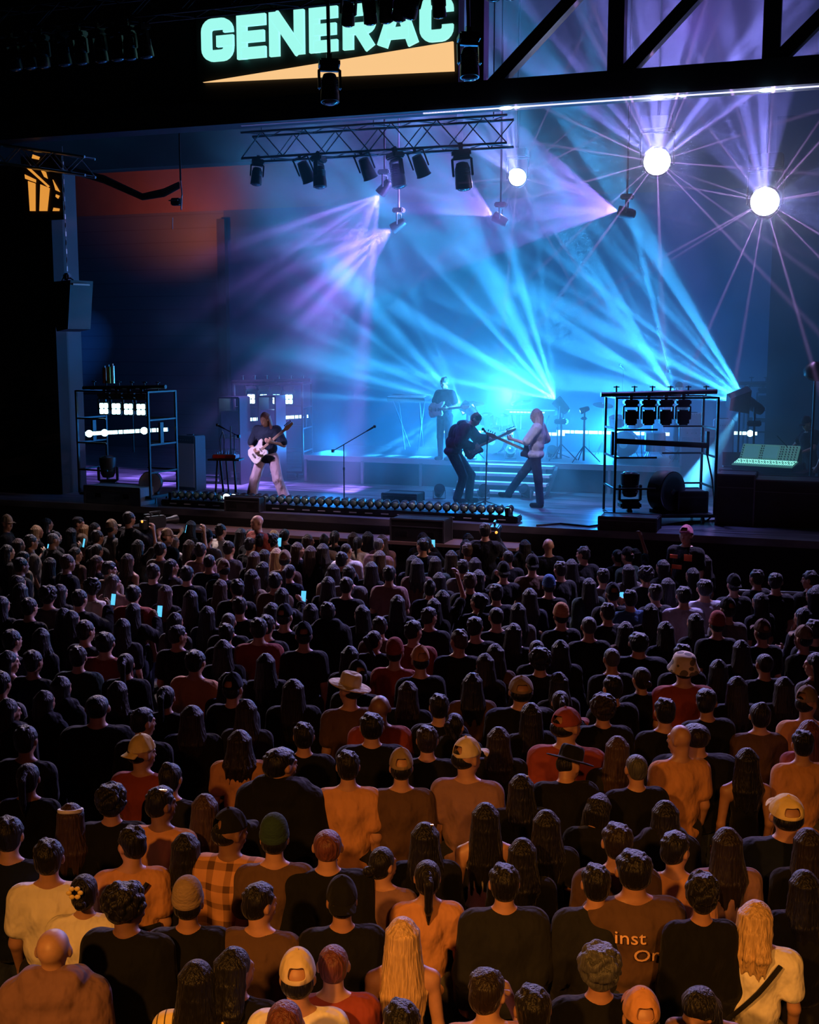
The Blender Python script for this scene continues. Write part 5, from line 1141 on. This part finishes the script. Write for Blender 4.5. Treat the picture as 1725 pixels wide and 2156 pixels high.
def member(px, py, code, label=None, group=None, H=None, cat='person', rz=None, sc=None, wide=1.0, hcol=None, z0=0.0):
    """code: head/shirt style+colour/pose, e.g. 'sh.k tk a 1'; px,py is the head centre in the photograph, and the feet stand on the ground"""
    hd, hc, st, sc_, ps, sk = code
    fem = hd in ('lo', 'wv', 'vl', 'bu', 'lb', 'po'); s = sc or (rnd.uniform(.925, .975) if fem else rnd.uniform(.985, 1.04))
    hz_ = 1.64 * s + z0; p = atZ(px, py, hz_); loc = Vector((p.x, p.y, z0))
    if rz is None:
        # towards the players
        d = Vector((-7.5, 22, 0)) - loc; rz = math.atan2(d.y, d.x) - math.pi / 2 + rnd.uniform(-.28, .28)
    skin = SKT[int(sk)] if sk is not None else rnd.choice(SKT[:3])
    b = put('person', body_of(ps, fem), SKIN, skin, None, loc, (0, 0, rz), (s * wide, s * wide, s)); tag(b, label, cat, group)
    sm = {'q': PLAID, 'j': PIN}.get(st, CLOTH); stt = {'q': 'l', 'j': 't'}.get(st, st)
    put('shirt', shirt_of(ps, fem, stt), sm, COLS[sc_], b)
    tc_ = rnd.choice([(.02, .025, .04), (.015, .015, .015), (.10, .09, .07), (.03, .04, .07)])
    put('trousers', TROU[1 if fem else 0], CLOTH, tc_, b)
    for k in (0, 1): put('shoe', SHOE[k], CLOTH, (.03, .03, .03), b)
    hf = head_frame(POSES[ps]); hj = POSES[ps]['head']; rot = Matrix([list(hf[0]), list(hf[1]), list(hf[2])]).transposed().to_euler()
    def wear(kind, m, col, nm, dz=.0, ex=(0, 0, 0)):
        q_ = hj + hf[2] * dz; e = (rot.to_matrix() @ Euler(ex).to_matrix()).to_euler(); return put(nm, CAPM[kind], m, col, b, tuple(q_), e)
    if hd in HKEY:
        if HKEY[hd]: put('hair', hair_of(ps, HKEY[hd]), HAIR, HCOL[hc], b)
    elif hd in ('cp', 'cb', 'cl'):
        put('hair', hair_of(ps, 'capfringe' if hd != 'cl' else 'long'), HAIR, HCOL[hcol or 'k'], b); wear('capback' if hd == 'cb' else 'cap', CLOTH, COLS[hc], 'cap', .022, (R(8), 0, 0))
    elif hd == 'be': wear('beanie', KNIT, COLS[hc], 'beanie', .022, (R(10), 0, 0)); put('hair', hair_of(ps, 'capfringe'), HAIR, HCOL['k'], b)
    elif hd == 'ht': wear('hat', CLOTH, COLS[hc], 'hat', .03, (R(14), R(6), 0)); put('hair', hair_of(ps, 'capfringe'), HAIR, HCOL['k'], b)
    elif hd == 'bk': wear('bucket', CAMO, COLS[hc], 'bucket_hat', .03, (R(10), 0, 0)); put('hair', hair_of(ps, 'capfringe'), HAIR, HCOL['k'], b)
    placed.append((loc.x, loc.y, label, b, px, py, code)); return b
# ---------------------------------------------------------------- the audience
# head x, head y | head colour  shirt colour  pose skin | short name for the label ('' = described by neighbours)
NAMED = '''
112 2003|ba.k h.m a 2|bald person in a mauve hooded sweatshirt at the lower left|1.08
103 1808|sh.k t.w a 0|short dark-haired person with visible ears in a bright cream tee|1.04
178 1880|lb.k l.w a 0|person with a pale flower clip in dark hair and a cream fringed top|
268 1908|cu.k l.k s 3|curly dark-haired person in black, face turned right, beside the flower clip|1.05
396 1903|be.t l.k a 1|person in a tan knit cap and black top
548 1905|sh.k t.b s 0|person with slick dark hair and orange-lit cheek, brown top
415 2068|lo.k j.y a 1|person with a big dark mane and pinstriped jersey at the bottom edge
498 2045|wv.k l.k s 1|dark-haired person pressed against the pinstriped jersey wearer
627 2062|cp.c t.w a 0|person in a cream strapback cap with dark hair, bottom left of centre
702 2035|bz.a t.r a 2|close-cropped person lit red beside the cream strapback cap
600 2160|bz.a t.w a 0|reddish head top at the bottom edge below the cream strapback cap
848 1975|vl.l k.s a 0|woman with long blond hair and a bare orange-lit back at bottom centre
846 2160|sh.k l.k a 1|dark head at the bottom edge in front of the long blond hair
1030 2092|sh.b t.o f 2|short brown-haired person in profile with a hand near the chin
1122 2128|sh.k l.k a 1|dark-haired person at the bottom edge right of the profile face
1262 2040|cu.g l.k a 1|person with a round grey-brown curly head, bottom right of centre
1062 1862|sh.k l.K a 0|person in a dark grey top in front of the black-strapped pale top|1.04
1022 1725|vl.k k.w a 0|woman with very long dark hair and a pale back crossed by black straps
895 1768|lo.k l.k a 1|dark-haired person with faint sparkling hair, left of the strapped pale back
808 1822|lb.k t.m s 0|person with a dark low bun leaning right, glasses on the head
900 1850|po.k t.o a 0|person in a bright orange-lit top beside the low bun
690 1785|bz.a l.k a 0|close-cropped maroon head with red-lit neck and wide black top|1.12
578 1768|be.e t.b a 0|person in a dark green knit cap with red-lit neck
275 1780|sh.k t.o l 0|person in an orange tee crossed by a black strap
392 1790|lo.k l.k a 1|long dark-haired person between the strapped tee and the plaid shirt
432 1705|lo.B t.o a 0|person with brown hair over an orange-lit top behind the plaid shirt
486 1755|cp.k q.o s 3|person in a dark cap and a brown plaid shirt|1.08
235 1688|cu.k l.k a 1|curly dark-haired person left of the jewelled dark head
150 1725|lo.B t.k a 1|brown-haired person with a pale headband at left
340 1695|sh.k t.o s 3|dark head with glinting jewellery over a rust top
300 1588|cb.y t.r s 0|person in a yellow cap turned backward and a brick-red tee|1.06
505 1565|wv.b t.o a 0|person with a broad round orange-lit back left of the big black jacket|1.1
592 1612|sh.k h.k s 0|person in a very wide black jacket glancing right|1.25
733 1615|sh.k t.o a 0|dark short-haired person in an orange-lit tee right of the big black jacket
845 1618|cp.t t.b a 0|person in a tan cap with a darker band and a brown striped tee
985 1598|cp.c t.m s 0|person in a cream cap with dark hair and a plain dusty tee|1.08
1097 1662|lo.k l.k a 1|long-haired woman with a sparkling clip right of the dusty tee
1255 1700|lo.k l.k d 0|dark-haired person leaning with an orange-lit face at centre right
1300 1775|sh.b t.b a 0|broad dark brown head in front of the leaning orange-lit face|1.08
1255 1862|sh.k l.K a 0|short dark head with orange-lit nape, far right of the dark grey top
1335 1835|sh.k t.b a 1|dark-haired person in a brown shirt with pale printed words|1.2
1425 1792|sh.k t.o s 0|dark-haired man in a bright orange-lit collared tee
1530 1780|lo.b t.m a 1|person with long plum-lit hair right of the collared tee
1656 1720|cp.y l.n a 0|person in a bright yellow cap and wide navy shirt at right|1.3
1598 1940|wv.l t.w s 0|woman with wavy blond hair, white tee and black diagonal strap|1.1
1487 2085|lo.k k.s d 0|dark-haired person turned round with an orange-lit face, beside the white tee
1478 1885|cu.k l.k a 1|black round head and black top left of the wavy blond hair|.84
1350 2145|cp.o t.b a 0|person in a peach cap at the bottom edge
1692 1870|lo.k l.k a 1|black long-haired person at the right edge behind the wavy blond hair
1690 1568|sh.k t.o a 0|dark-haired person with visible ears and orange-lit tee at the right edge
1572 1605|lo.k k.k a 1|woman with long black hair and orange-lit bare arms
1465 1552|bz.b l.k a 0|short-cropped man with glowing orange neck and huge black shirt|1.4
1432 1558|ba.k t.o l 0|orange-lit face half hidden behind the short-cropped man
1195 1532|cp.r t.r s 0|person in a brick-red cap and matching wide red-lit tee|1.25
1190 1605|ht.k l.k d 0|person in a broad black hat bent before the brick-red cap
1270 1492|cu.b l.k a 1|curly head outlined in gold right of the brick-red cap
1600 1508|bu.k t.b a 0|dark head with spiky top knot between brown shoulders|1.1
1701 1482|cp.t t.o s 0|person in a tan cap at the right edge beneath the curly-rimmed rows
1440 1410|bk.c t.r a 0|person in a mottled floral bucket hat and rust tee|1.2
1437 1382|sh.k t.k a 3|head with shiny glasses directly beyond the floral bucket hat
1345 1355|sh.k l.k a 0|short-haired man in a broad black shirt, left of the bucket hat|1.25
1288 1388|bz.g t.k a 1|round greyish head left of the broad black shirt
1181 1298|be.o t.k a 0|person in an orange knit cap among dark heads at right
1510 1316|be.r t.k a 0|person in a rust knit cap, right middle rows
1605 1332|cp.b t.k a 0|person in a brown cap, right middle rows
1692 1346|cp.t t.k a 0|person in a tan cap resting low at the right edge
1484 1240|sh.k t.P a 0|short dark-haired person in a lilac-lit shirt near the camera operator|1.15
1440 1255|sh.k t.P a 0|person in a lilac-lit shirt left of a similar shirt|1.1
1327 1262|sh.k l.B p 0|person holding up a small lit phone at centre right
1156 1235|be.B t.k a 0|person in a teal-lit knit cap, centre right
735 1455|ht.c t.b l 0|person in a tilted straw hat
800 1492|ba.k t.r a 3|bald dark-skinned person with gleaming head and red-lit tee right of the straw hat|1.1
783 1532|sh.k l.k a 0|dark-haired person in black in front of the gleaming bald head|1.15
885 1392|cp.o t.k a 0|person in an orange cap with a small dark badge
832 1376|be.r t.r a 0|person in a russet knit cap left of the orange cap
872 1330|sh.k t.r s 0|dark-haired person in profile above the russet knit cap
1097 1458|cp.t l.k a 0|person in a rounded tan cap and broad black shirt|1.3
995 1442|lo.k t.b a 0|dark-haired person with a golden hair clip, centre
1002 1322|sh.k t.k s 0|person in profile looking right at mid centre
925 1222|lo.k t.k a 1|dark head haloed in violet light, upper of two at centre
932 1262|lo.k t.k u 1|dark head haloed in violet with one raised arm, lower of two at centre
205 1492|bz.k l.k a 0|short-haired person with red-lit neck and black back at left|1.2
302 1522|sh.k t.k s 0|short-haired person turned right behind the yellow backward cap
405 1512|lo.b l.k a 1|tall long-haired person left of centre with a purple-lit parting|1.1
412 1395|sh.k t.o a 0|dark-haired person with orange-lit nape and open arms, left|1.1
545 1325|sh.k t.r a 0|short-haired person in a red-lit tee left of centre|1.05
222 1355|sh.k t.r a 0|short-haired person in a wide brown-red tee at left|1.15
281 1252|sh.k t.r a 0|short-haired person in a rusty tee behind the front rows at left|1.1
85 1345|wv.k t.k l 0|dark-haired person with an orange-lit cheek at far left
168 1262|sh.k l.k p 0|person holding a phone with a bright blue screen at left
14 1103|cp.t l.k s 0|tall person in a pale cap at the far left end of the front rows
640 1552|sh.k l.k a 0|short-haired person in black above the wide black jacket
618 1455|vl.b l.k a 1|person with very long brown hair left of the straw hat|1.1
575 1290|lo.k t.b s 0|long-haired person in profile below the pale-trousered guitarist
692 1232|lo.k t.k a 1|dark oval head outlined in pink at upper centre
838 1272|lo.k t.k a 1|pale-outlined long-haired head in the centre rows
1085 1335|lo.k t.k s 0|long-haired person facing right with lit cheek at mid centre
1600 1268|vl.k t.k a 1|person with long pointed rim-lit hair at right
1551 1450|vl.b l.k a 1|person with long rim-lit hair in the right rows, in front of another
1650 1450|lo.b l.k a 1|long-haired person in warm rim light at the far right
1512 1412|vl.k t.k a 1|person with long wine-rimmed hair right of the bucket hat
1463 1312|vl.k t.k a 1|long dark hair rimmed in pink below the lilac shirts
1703 1545|lo.a t.p a 0|person with long reddish hair at the right edge
1155 1150|ba.k t.k a 0|small red-lit face near the right stage front
'''
REST = '''
200 1115|150 1125|100 1104|78 1120|40 1148|165 1103|180 1118|118 1133|205 1132|235 1112|268 1125|305 1130|333 1105|352 1132|382 1130|402 1110|437 1134|465 1118|486 1126|508 1126
65 1142|112 1137|170 1140|160 1168|205 1160|232 1140|292 1152|312 1156|338 1158|366 1142|400 1152|422 1160|482 1156|500 1162|527 1148|550 1140|572 1140|558 1172|590 1158
48 1176|12 1180|105 1190|142 1186|172 1196|205 1186|230 1200|270 1182|323 1206|362 1194|398 1188|441 1184|470 1200|498 1208|531 1216|555 1200|580 1225
40 1230|78 1222|128 1248|192 1238|240 1228|350 1250|356 1230|394 1210|425 1224|466 1238|498 1240|535 1224|5 1275|62 1280|135 1300|370 1310|403 1262|438 1296|477 1335|505 1278|562 1318
600 1128|578 1130|640 1122|650 1140|628 1158|680 1160|705 1132|745 1135|710 1130|775 1134|800 1128|805 1140|825 1110|860 1120|890 1135|925 1130|945 1130|985 1138|1042 1135|1105 1152
583 1170|600 1180|655 1165|720 1180|730 1160|800 1175|760 1190|840 1165|870 1185|900 1165|950 1175|985 1160|1020 1168|1070 1175|1025 1165|1065 1180
610 1205|655 1192|700 1205|735 1210|780 1200|820 1210|860 1215|885 1212|960 1215|990 1225|1060 1205|1105 1210|1000 1190
640 1230|730 1235|770 1250|880 1262|905 1240|965 1245|1005 1268|1045 1250|1115 1258|1010 1218
600 1300|620 1280|655 1290|690 1290|720 1310|760 1295|800 1320|905 1300|935 1300|965 1350|1045 1300|1090 1290|1135 1320
375 1340|460 1345|470 1370|640 1340|668 1368|700 1350|740 1385|765 1380|790 1350|915 1370|980 1385|1040 1380|1060 1360|1130 1370
25 1350|20 1395|70 1395|120 1400|165 1385|180 1330|265 1400|330 1410|340 1355|130 1450|95 1480|40 1440|55 1560|20 1500
1228 1168|1245 1176|1300 1172|1337 1170|1180 1200|1212 1210|1270 1215|1240 1235|1290 1252|1395 1195|1405 1235|1380 1250|1370 1290|1420 1280|1545 1232|1532 1285|1650 1262|1690 1300|1720 1250
1240 1320|1205 1335|1320 1330|1400 1330|1180 1370|1225 1400|1175 1440|1290 1450|1350 1430|1375 1395|1560 1370|1610 1400|1580 1460|1680 1410|1715 1400
250 1460|350 1470|480 1440|530 1450|560 1400|520 1500|440 1460|280 1440|690 1440|670 1490|860 1460|925 1490|850 1530|1010 1500|960 1530|900 1560|1180 1480|1230 1460
1330 1500|1375 1520|1400 1500|1480 1500|1520 1530|1490 1480|1640 1530|1300 1580|1340 1620|1380 1650|1110 1540|1050 1560|1130 1600
120 1560|60 1640|20 1640|100 1660|170 1620|400 1600|360 1640|440 1560|690 1580|820 1720|760 1740|940 1690|1180 1690|1150 1740|1100 1800|1220 1800|1330 1700|1400 1720|1450 1680|1480 1720
20 1760|200 1800|330 1850|460 1850|620 1880|720 1900|530 1830|950 1900|1000 1960|1130 1930|1170 1870|1190 2000|1390 1900|1560 1850|1620 1800|1700 1780
10 2060|300 2050|470 1960|600 1960
'''
def near_ok(x, y, dmin):
    return all((x - q_[0]) ** 2 + (y - q_[1]) ** 2 > dmin * dmin for q_ in placed)
LM = []
GRP = {}
for ln in NAMED.strip().split('\n'):
    f_ = ln.split('|'); px, py = map(float, f_[0].split()); a = f_[1].split(); hd, hc = a[0].split('.'); st_, sc_ = a[1].split('.')
    wd = float(f_[3]) if len(f_) > 3 and f_[3] else 1.0
    tz = None
    rz = R({'s': 8, 'l': 30}.get(a[2], 22)) if py > 1400 else None
    if 'turned round' in f_[2]: rz = R(190)
    o = member(px, py, (hd, hc, st_, sc_, a[2], a[3]), f_[2], 'audience', wide=wd, rz=rz)
    LM.append((px, py, f_[2], o))
autos = []
pool_h = ['sh.k'] * 9 + ['sh.b'] * 5 + ['lo.k'] * 7 + ['lo.b'] * 5 + ['wv.b', 'wv.k', 'vl.k', 'bz.k', 'bz.b', 'bz.g', 'cu.k', 'po.k', 'po.b', 'bu.k', 'lb.b', 'cp.k', 'cp.n', 'cb.k', 'lo.B', 'sh.B']
pool_s = ['t.k'] * 10 + ['l.k'] * 7 + ['t.n'] * 3 + ['t.K'] * 4 + ['l.K', 'h.k', 't.b', 't.m', 'k.k', 't.e', 'l.e', 't.g']
pool_front = ['lo.l', 'lo.B', 'wv.B', 'cp.t']
def auto(px, py, front=False):
    p = atZ(px, py, 1.62)
    if p.y > LIP - 1.15: return
    if not near_ok(p.x, p.y, .43 if p.length < 12 else .37): return
    h_ = rnd.choice(pool_h + (pool_front * 3 if py < 1230 and px < 820 else [])); s_ = rnd.choice(pool_s if py < 1450 else ['t.k', 'l.k', 't.K', 'l.k', 't.n', 'h.k'])
    if py < 1250 and px < 820 and rnd.random() < .4: s_ = rnd.choice(['t.g', 't.m', 't.t', 't.K', 't.w'])
    ps = rnd.choice('aaaaaabbsll' + ('p' if py < 1300 else '') + ('u' if py < 1180 and rnd.random() < .3 else ''))
    hd, hc = h_.split('.'); st_, sc_ = s_.split('.')
    member(px, py, (hd, hc, st_, sc_, ps, None), None, 'audience'); autos.append(len(placed) - 1)
for ln in REST.strip().split('\n'):
    for c in ln.split('|'):
        px, py = map(float, c.split()); auto(px, py)
# anyone still missing between them, to keep the crowd dense
tries = 0
while len(placed) < 318 and tries < 6000:
    tries += 1
    px = rnd.uniform(0, 1725); py = 1130 + (rnd.random() ** 1.3) * 420
    if px > 1490 and py < 1215 or px > 1100 and py < 1150: continue
    p = atZ(px, py, 1.62)
    if p.y > LIP - 1.15 or not near_ok(p.x, p.y, .52): continue
    auto(px, py)
# labels of the others: looks, then place beside a named neighbour
HW = dict(sh='short {} hair', bz='close-cropped {} hair', ba='bald head', lo='long {} hair', wv='wavy {} hair', vl='very long {} hair', cu='curly {} hair', bu='{} top knot', lb='low {} bun', po='{} ponytail', cp='{} cap', cb='backward {} cap')
CW = dict(k='black', b='dark brown', B='brown', l='blond', g='greyish', n='navy', t='tan', w='white', a='auburn')
SW = dict(k='black', K='charcoal', n='navy', b='brown', m='mauve', e='dark green', g='grey', t='tan', w='pale')
TW = dict(t='tee', l='long-sleeved top', h='hooded top', k='tank top')
REFS = [('straw hat', 735, 1455), ('yellow backward cap', 300, 1588), ('big black jacket', 592, 1612), ('brick-red cap', 1195, 1532), ('floral bucket hat', 1440, 1410), ('bright yellow cap', 1656, 1720), ('mauve hooded bald person', 112, 2003), ('bare-backed blond', 848, 1975),
        ('cream strapback cap', 627, 2062), ('wavy-haired blond in white', 1598, 1940), ('lettered brown shirt', 1335, 1835), ('black-strapped pale back', 1022, 1725), ('plaid shirt', 486, 1755), ('pinstriped jersey', 415, 2068), ('orange badged cap', 885, 1392), ('rounded tan cap', 1097, 1458),
        ('lilac shirts', 1460, 1247), ('blue-screen phone', 168, 1262), ('violet-haloed heads', 928, 1242), ('orange knit cap', 1181, 1298), ('rusty tee', 281, 1252), ('rust knit cap', 1510, 1316), ('pale-capped front person', 14, 1103), ('orange security shirt', 540, 1100), ('vested steward', 1445, 1135), ('curly-haired guitarist', 565, 1050),
        ('pit camera at left', 290, 1085), ('pit camera at right', 1010, 1112), ('pink-outlined oval head', 692, 1232), ('brown cap at right', 1605, 1332), ('wide brown-red tee', 222, 1355), ('very long brown hair', 618, 1455), ('cream cap', 985, 1598), ('crowd barrier', 1640, 1240), ('cream tee', 103, 1808), ('bald gleaming head', 800, 1492), ('short-cropped man', 1465, 1552), ('green knit cap', 578, 1768)]
used = set(v[2] for v in LM)
def dist_(a, b): return math.hypot((a[0] - b[1]) * 1.0, (a[1] - b[2]) * 1.6)
for i in autos:
    x, y, _, o, px, py, code = placed[i]; hd, hc, st_, sc_, ps, _s = code
    look = HW[hd].format(CW.get(hc, 'black')); garb = f'{SW.get(sc_, "dark")} {TW[st_]}'
    extra = {'p': ', holding a phone up', 'u': ', one arm raised', 's': ', looking right', 'l': ', looking left', 'b': ', hands together'}.get(ps, '')
    done = False
    for ref in sorted(REFS, key=lambda r_: dist_((px, py), r_))[:6]:
        dx_, dy_ = px - ref[1], py - ref[2]
        far = 'just' if math.hypot(dx_, dy_) < (60 if py < 1400 else 120) else 'well'
        if abs(dx_) > abs(dy_) * 2: w_ = f'{far} {"right" if dx_ > 0 else "left"} of'
        elif abs(dy_) > abs(dx_) * 2: w_ = f'{far} {"beyond" if dy_ < 0 else "in front of"}'
        else: w_ = f'{far} {"beyond" if dy_ < 0 else "before"} and {"right" if dx_ > 0 else "left"} of'
        for ex in ('', extra):
            lab = f'{look}, {garb}{ex}, {w_} the {ref[0]}'
            if lab not in used and len(lab.split()) <= 16: used.add(lab); o['label'] = lab; done = True; break
        if done: break
    if not done: o['label'] = f'{look}, {garb}{extra}, in the dark crowd near the {ref[0]}'
# pit crew
def ground(px, py, H): p = atZ(px, py, H); return Vector((p.x, p.y, 0))
o = member(542, 1100, ('ba', 'k', 't', 'r', 'a', 0), 'bald security guard in an orange-red shirt facing the crowd before the footlights', None, rz=R(150), z0=.30, wide=1.05)
put_steps = []
def step_block(o, w_=.6):
    b = empty('platform', (o.location.x, o.location.y, 0), 0, 'low black platform the guard stands on at the stage front' if not put_steps else ('low black platform under the capped steward at right' if len(put_steps) == 1 else 'low black platform under a pit camera operator, ' + ('left' if len(put_steps) == 2 else 'centre')), 'platform', 'low platforms in the pit'); put_steps.append(b)
    MB().box((0, 0, .27), (w_, w_, .06)).build('top', CASE, b); m = MB()
    for sx in (-1, 1):
        for sy in (-1, 1): m.box((sx * w_ * .45, sy * w_ * .45, .12), (.05, .05, .24))
    m.build('leg', BLK, b)
step_block(o)
o = member(1445, 1128, ('cb', 'p', 't', 'k', 'a', 0), 'steward in a pinkish cap and dark vest with orange patches at the stage front', None, rz=R(165), z0=.30, wide=1.1); step_block(o)
v = MB().box((-.09, .145, 1.36), (.10, .012, .09)).box((.10, .14, 1.36), (.10, .012, .05)).box((.05, .152, 1.22), (.13, .012, .06)); v.build('orange_patches', mat('orange_reflective', (.9, .16, .04), .5), o)
def video_camera(label, p, rz):
    t = empty('video_camera', p, rz, label, 'video camera', 'pit video cameras')
    MB().box((0, 0, 0), (.14, .36, .2), bev=.02).box((0, -.22, -.02), (.12, .1, .14), bev=.01).build('body', BLK, t)
    MB().lathe([(.05, .16), (.055, .30), (.075, .38), (.075, .42), (.06, .42)], Matrix.Rotation(R(-90), 4, 'X'), 18).build('lens_barrel', BLK, t, True)
    MB().box((0, 0, .16), (.03, .22, .03)).box((0, .08, .13), (.02, .02, .06)).box((0, -.08, .13), (.02, .02, .06)).build('handle', BLK, t)
    MB().box((-.12, -.05, .08), (.1, .14, .09), bev=.01).build('viewfinder', BLK, t); MB().cyl((.05, -.27, .04), (.05, -.285, .04), .02).build('tally_lamp', mat('amber_tally', (1, .4, .05), .4, 0, 0, 3, 0, (1, .35, .05), 2.0), t); return t
for px, py, lb, lc in ((272, 1093, 'camera operator in black crouching behind a video camera, left pit', 'shoulder video camera aimed at the stage in the left pit'), (1022, 1118, 'camera operator with violet-edged hair behind a video camera, centre pit', 'video camera before the right end of the footlights')):
    o = member(px, py, ('sh', 'k', 'l', 'k', 'p', 0), lb, None, rz=R(-25 if px < 500 else 10), z0=.30); step_block(o)
    video_camera(lc, o.matrix_basis @ Vector((.10, .42, 1.56)), o.rotation_euler.z)
# phones held by raised hands
PHS = mat('phone_glass_lit', (.1, .4, .6), .3, 0, .4, 40, 0, (.10, .55, .85), 1.2)
kp = 0; near_l = {}
for q_ in placed:
    o, code = q_[3], q_[6]
    if code[4] != 'p' or 'camera' in (q_[2] or ''): continue
    M = o.matrix_basis; p = M @ Vector((.115, .47, 1.56)); rz = o.rotation_euler.z
    L_ = o['label'].split(', '); lb = 'lit phone raised ' + L_[-1]
    if lb in used: lb = f'lit phone raised by {L_[0]} ' + L_[-1]
    used.add(lb)
    if q_[2]: lb = 'lit phone in the hand of the ' + ('blue-shirted person at centre right' if 'centre right' in q_[2] else 'person at left before the rusty tee')
    lb = ' '.join(lb.split()[:16])
    t = empty('phone', p, rz, lb, 'phone', 'phones held up in the crowd')
    MB().box((0, 0, 0), (.074, .009, .15), (R(-12), 0, 0), bev=.003).build('body', BLK, t); MB().box((0, -.0062, 0), (.066, .002, .138), (R(-12), 0, 0)).build('screen', PHS, t)
print('PEOPLE', len(placed))
# worn and carried details
def strap(o, pts, r=.012, nm='strap', col=(.01, .01, .01)): 
    m = MB().tube(pts, r, 6).build(nm, CLOTH, o); m.color = (*col, 1); return m
def who(s_):
    for q_ in LM:
        if s_ in q_[2]: return q_[3]
def back(x, z, g=.03):
    """a point on the back of a shirt"""
    zc = min(1, max(-1, (z - 1.28) / .2)); return (x, -math.sqrt(max(.0, 1 - (x / .22) ** 2)) * (.118 + g) * (1 - .12 * abs(zc)) - .004, z)
for s_, g in (('orange tee crossed', .03), ('white tee and black diagonal', .03)):
    o = who(s_); a, b = ((.10, 1.44), (-.16, 1.12)) if 'crossed' in s_ else ((.11, 1.44), (-.15, 1.06))
    strap(o, [back(a[0] + (b[0] - a[0]) * t / 7, a[1] + (b[1] - a[1]) * t / 7) for t in range(8)], .014)
o = who('orange tee crossed'); strap(o, [back(-.17 + .34 * t / 7, 1.15) for t in range(8)], .014)
o = who('crossed by black straps'); strap(o, [back(.05, 1.44 - .05 * t, .0) for t in range(7)], .009)
o = who('flower clip'); m = MB()
for k in range(6): m.sph((.035 * math.cos(k * 1.047) - .03, -.125, 1.70 + .03 * math.sin(k * 1.047)), (.018, .01, .016), 8)
m.build('hair_clip', mat('yellow_flower_clip', (.8, .6, .2), .5), o, True)
for s_ in ('golden hair clip', 'with a sparkling clip', 'glinting jewellery', 'faint sparkling'):
    o = who(s_); MB().box((.02, -.03, 1.752), (.07, .014, .012), bev=.003).sph((-.03, -.02, 1.752), .008, 8).sph((.0, -.01, 1.757), .008, 8).build('hair_clip', mat('polished_gold', (.9, .6, .25), .15, 1, .1), o)
o = who('pale headband'); MB().lathe([(.088, -.012), (.092, 0), (.088, .012)], Matrix.Translation((0, -.01, 1.71)) @ Matrix.Rotation(R(-14), 4, 'X') @ Matrix.Diagonal((1, 1.12, 1, 1)), 28).build('headband', mat('pale_headband', (.7, .65, .6), .5), o, True)
# words printed on the brown shirt
o = who('pale printed words')
for txt, x, z in (('inst', -.045, 1.31), ('Or', .03, 1.21)):
    cu = bpy.data.curves.new('lettering', 'FONT'); cu.body = txt; cu.size = .10; cu.extrude = .002; cu.resolution_u = 3; cu.align_x = 'CENTER'
    to = bpy.data.objects.new('tmp', cu); COL.objects.link(to); dg = bpy.context.evaluated_depsgraph_get(); me = bpy.data.meshes.new_from_object(to.evaluated_get(dg)); bpy.data.objects.remove(to)
    for v_ in me.vertices:
        X = v_.co.x + x; Z = v_.co.y + z; yb = back(X / 1.0, Z, .034)[1]; v_.co = (X, yb - .004 - v_.co.z, Z)
    lo = put('lettering', me, CLOTH, (.75, .45, .25), o)
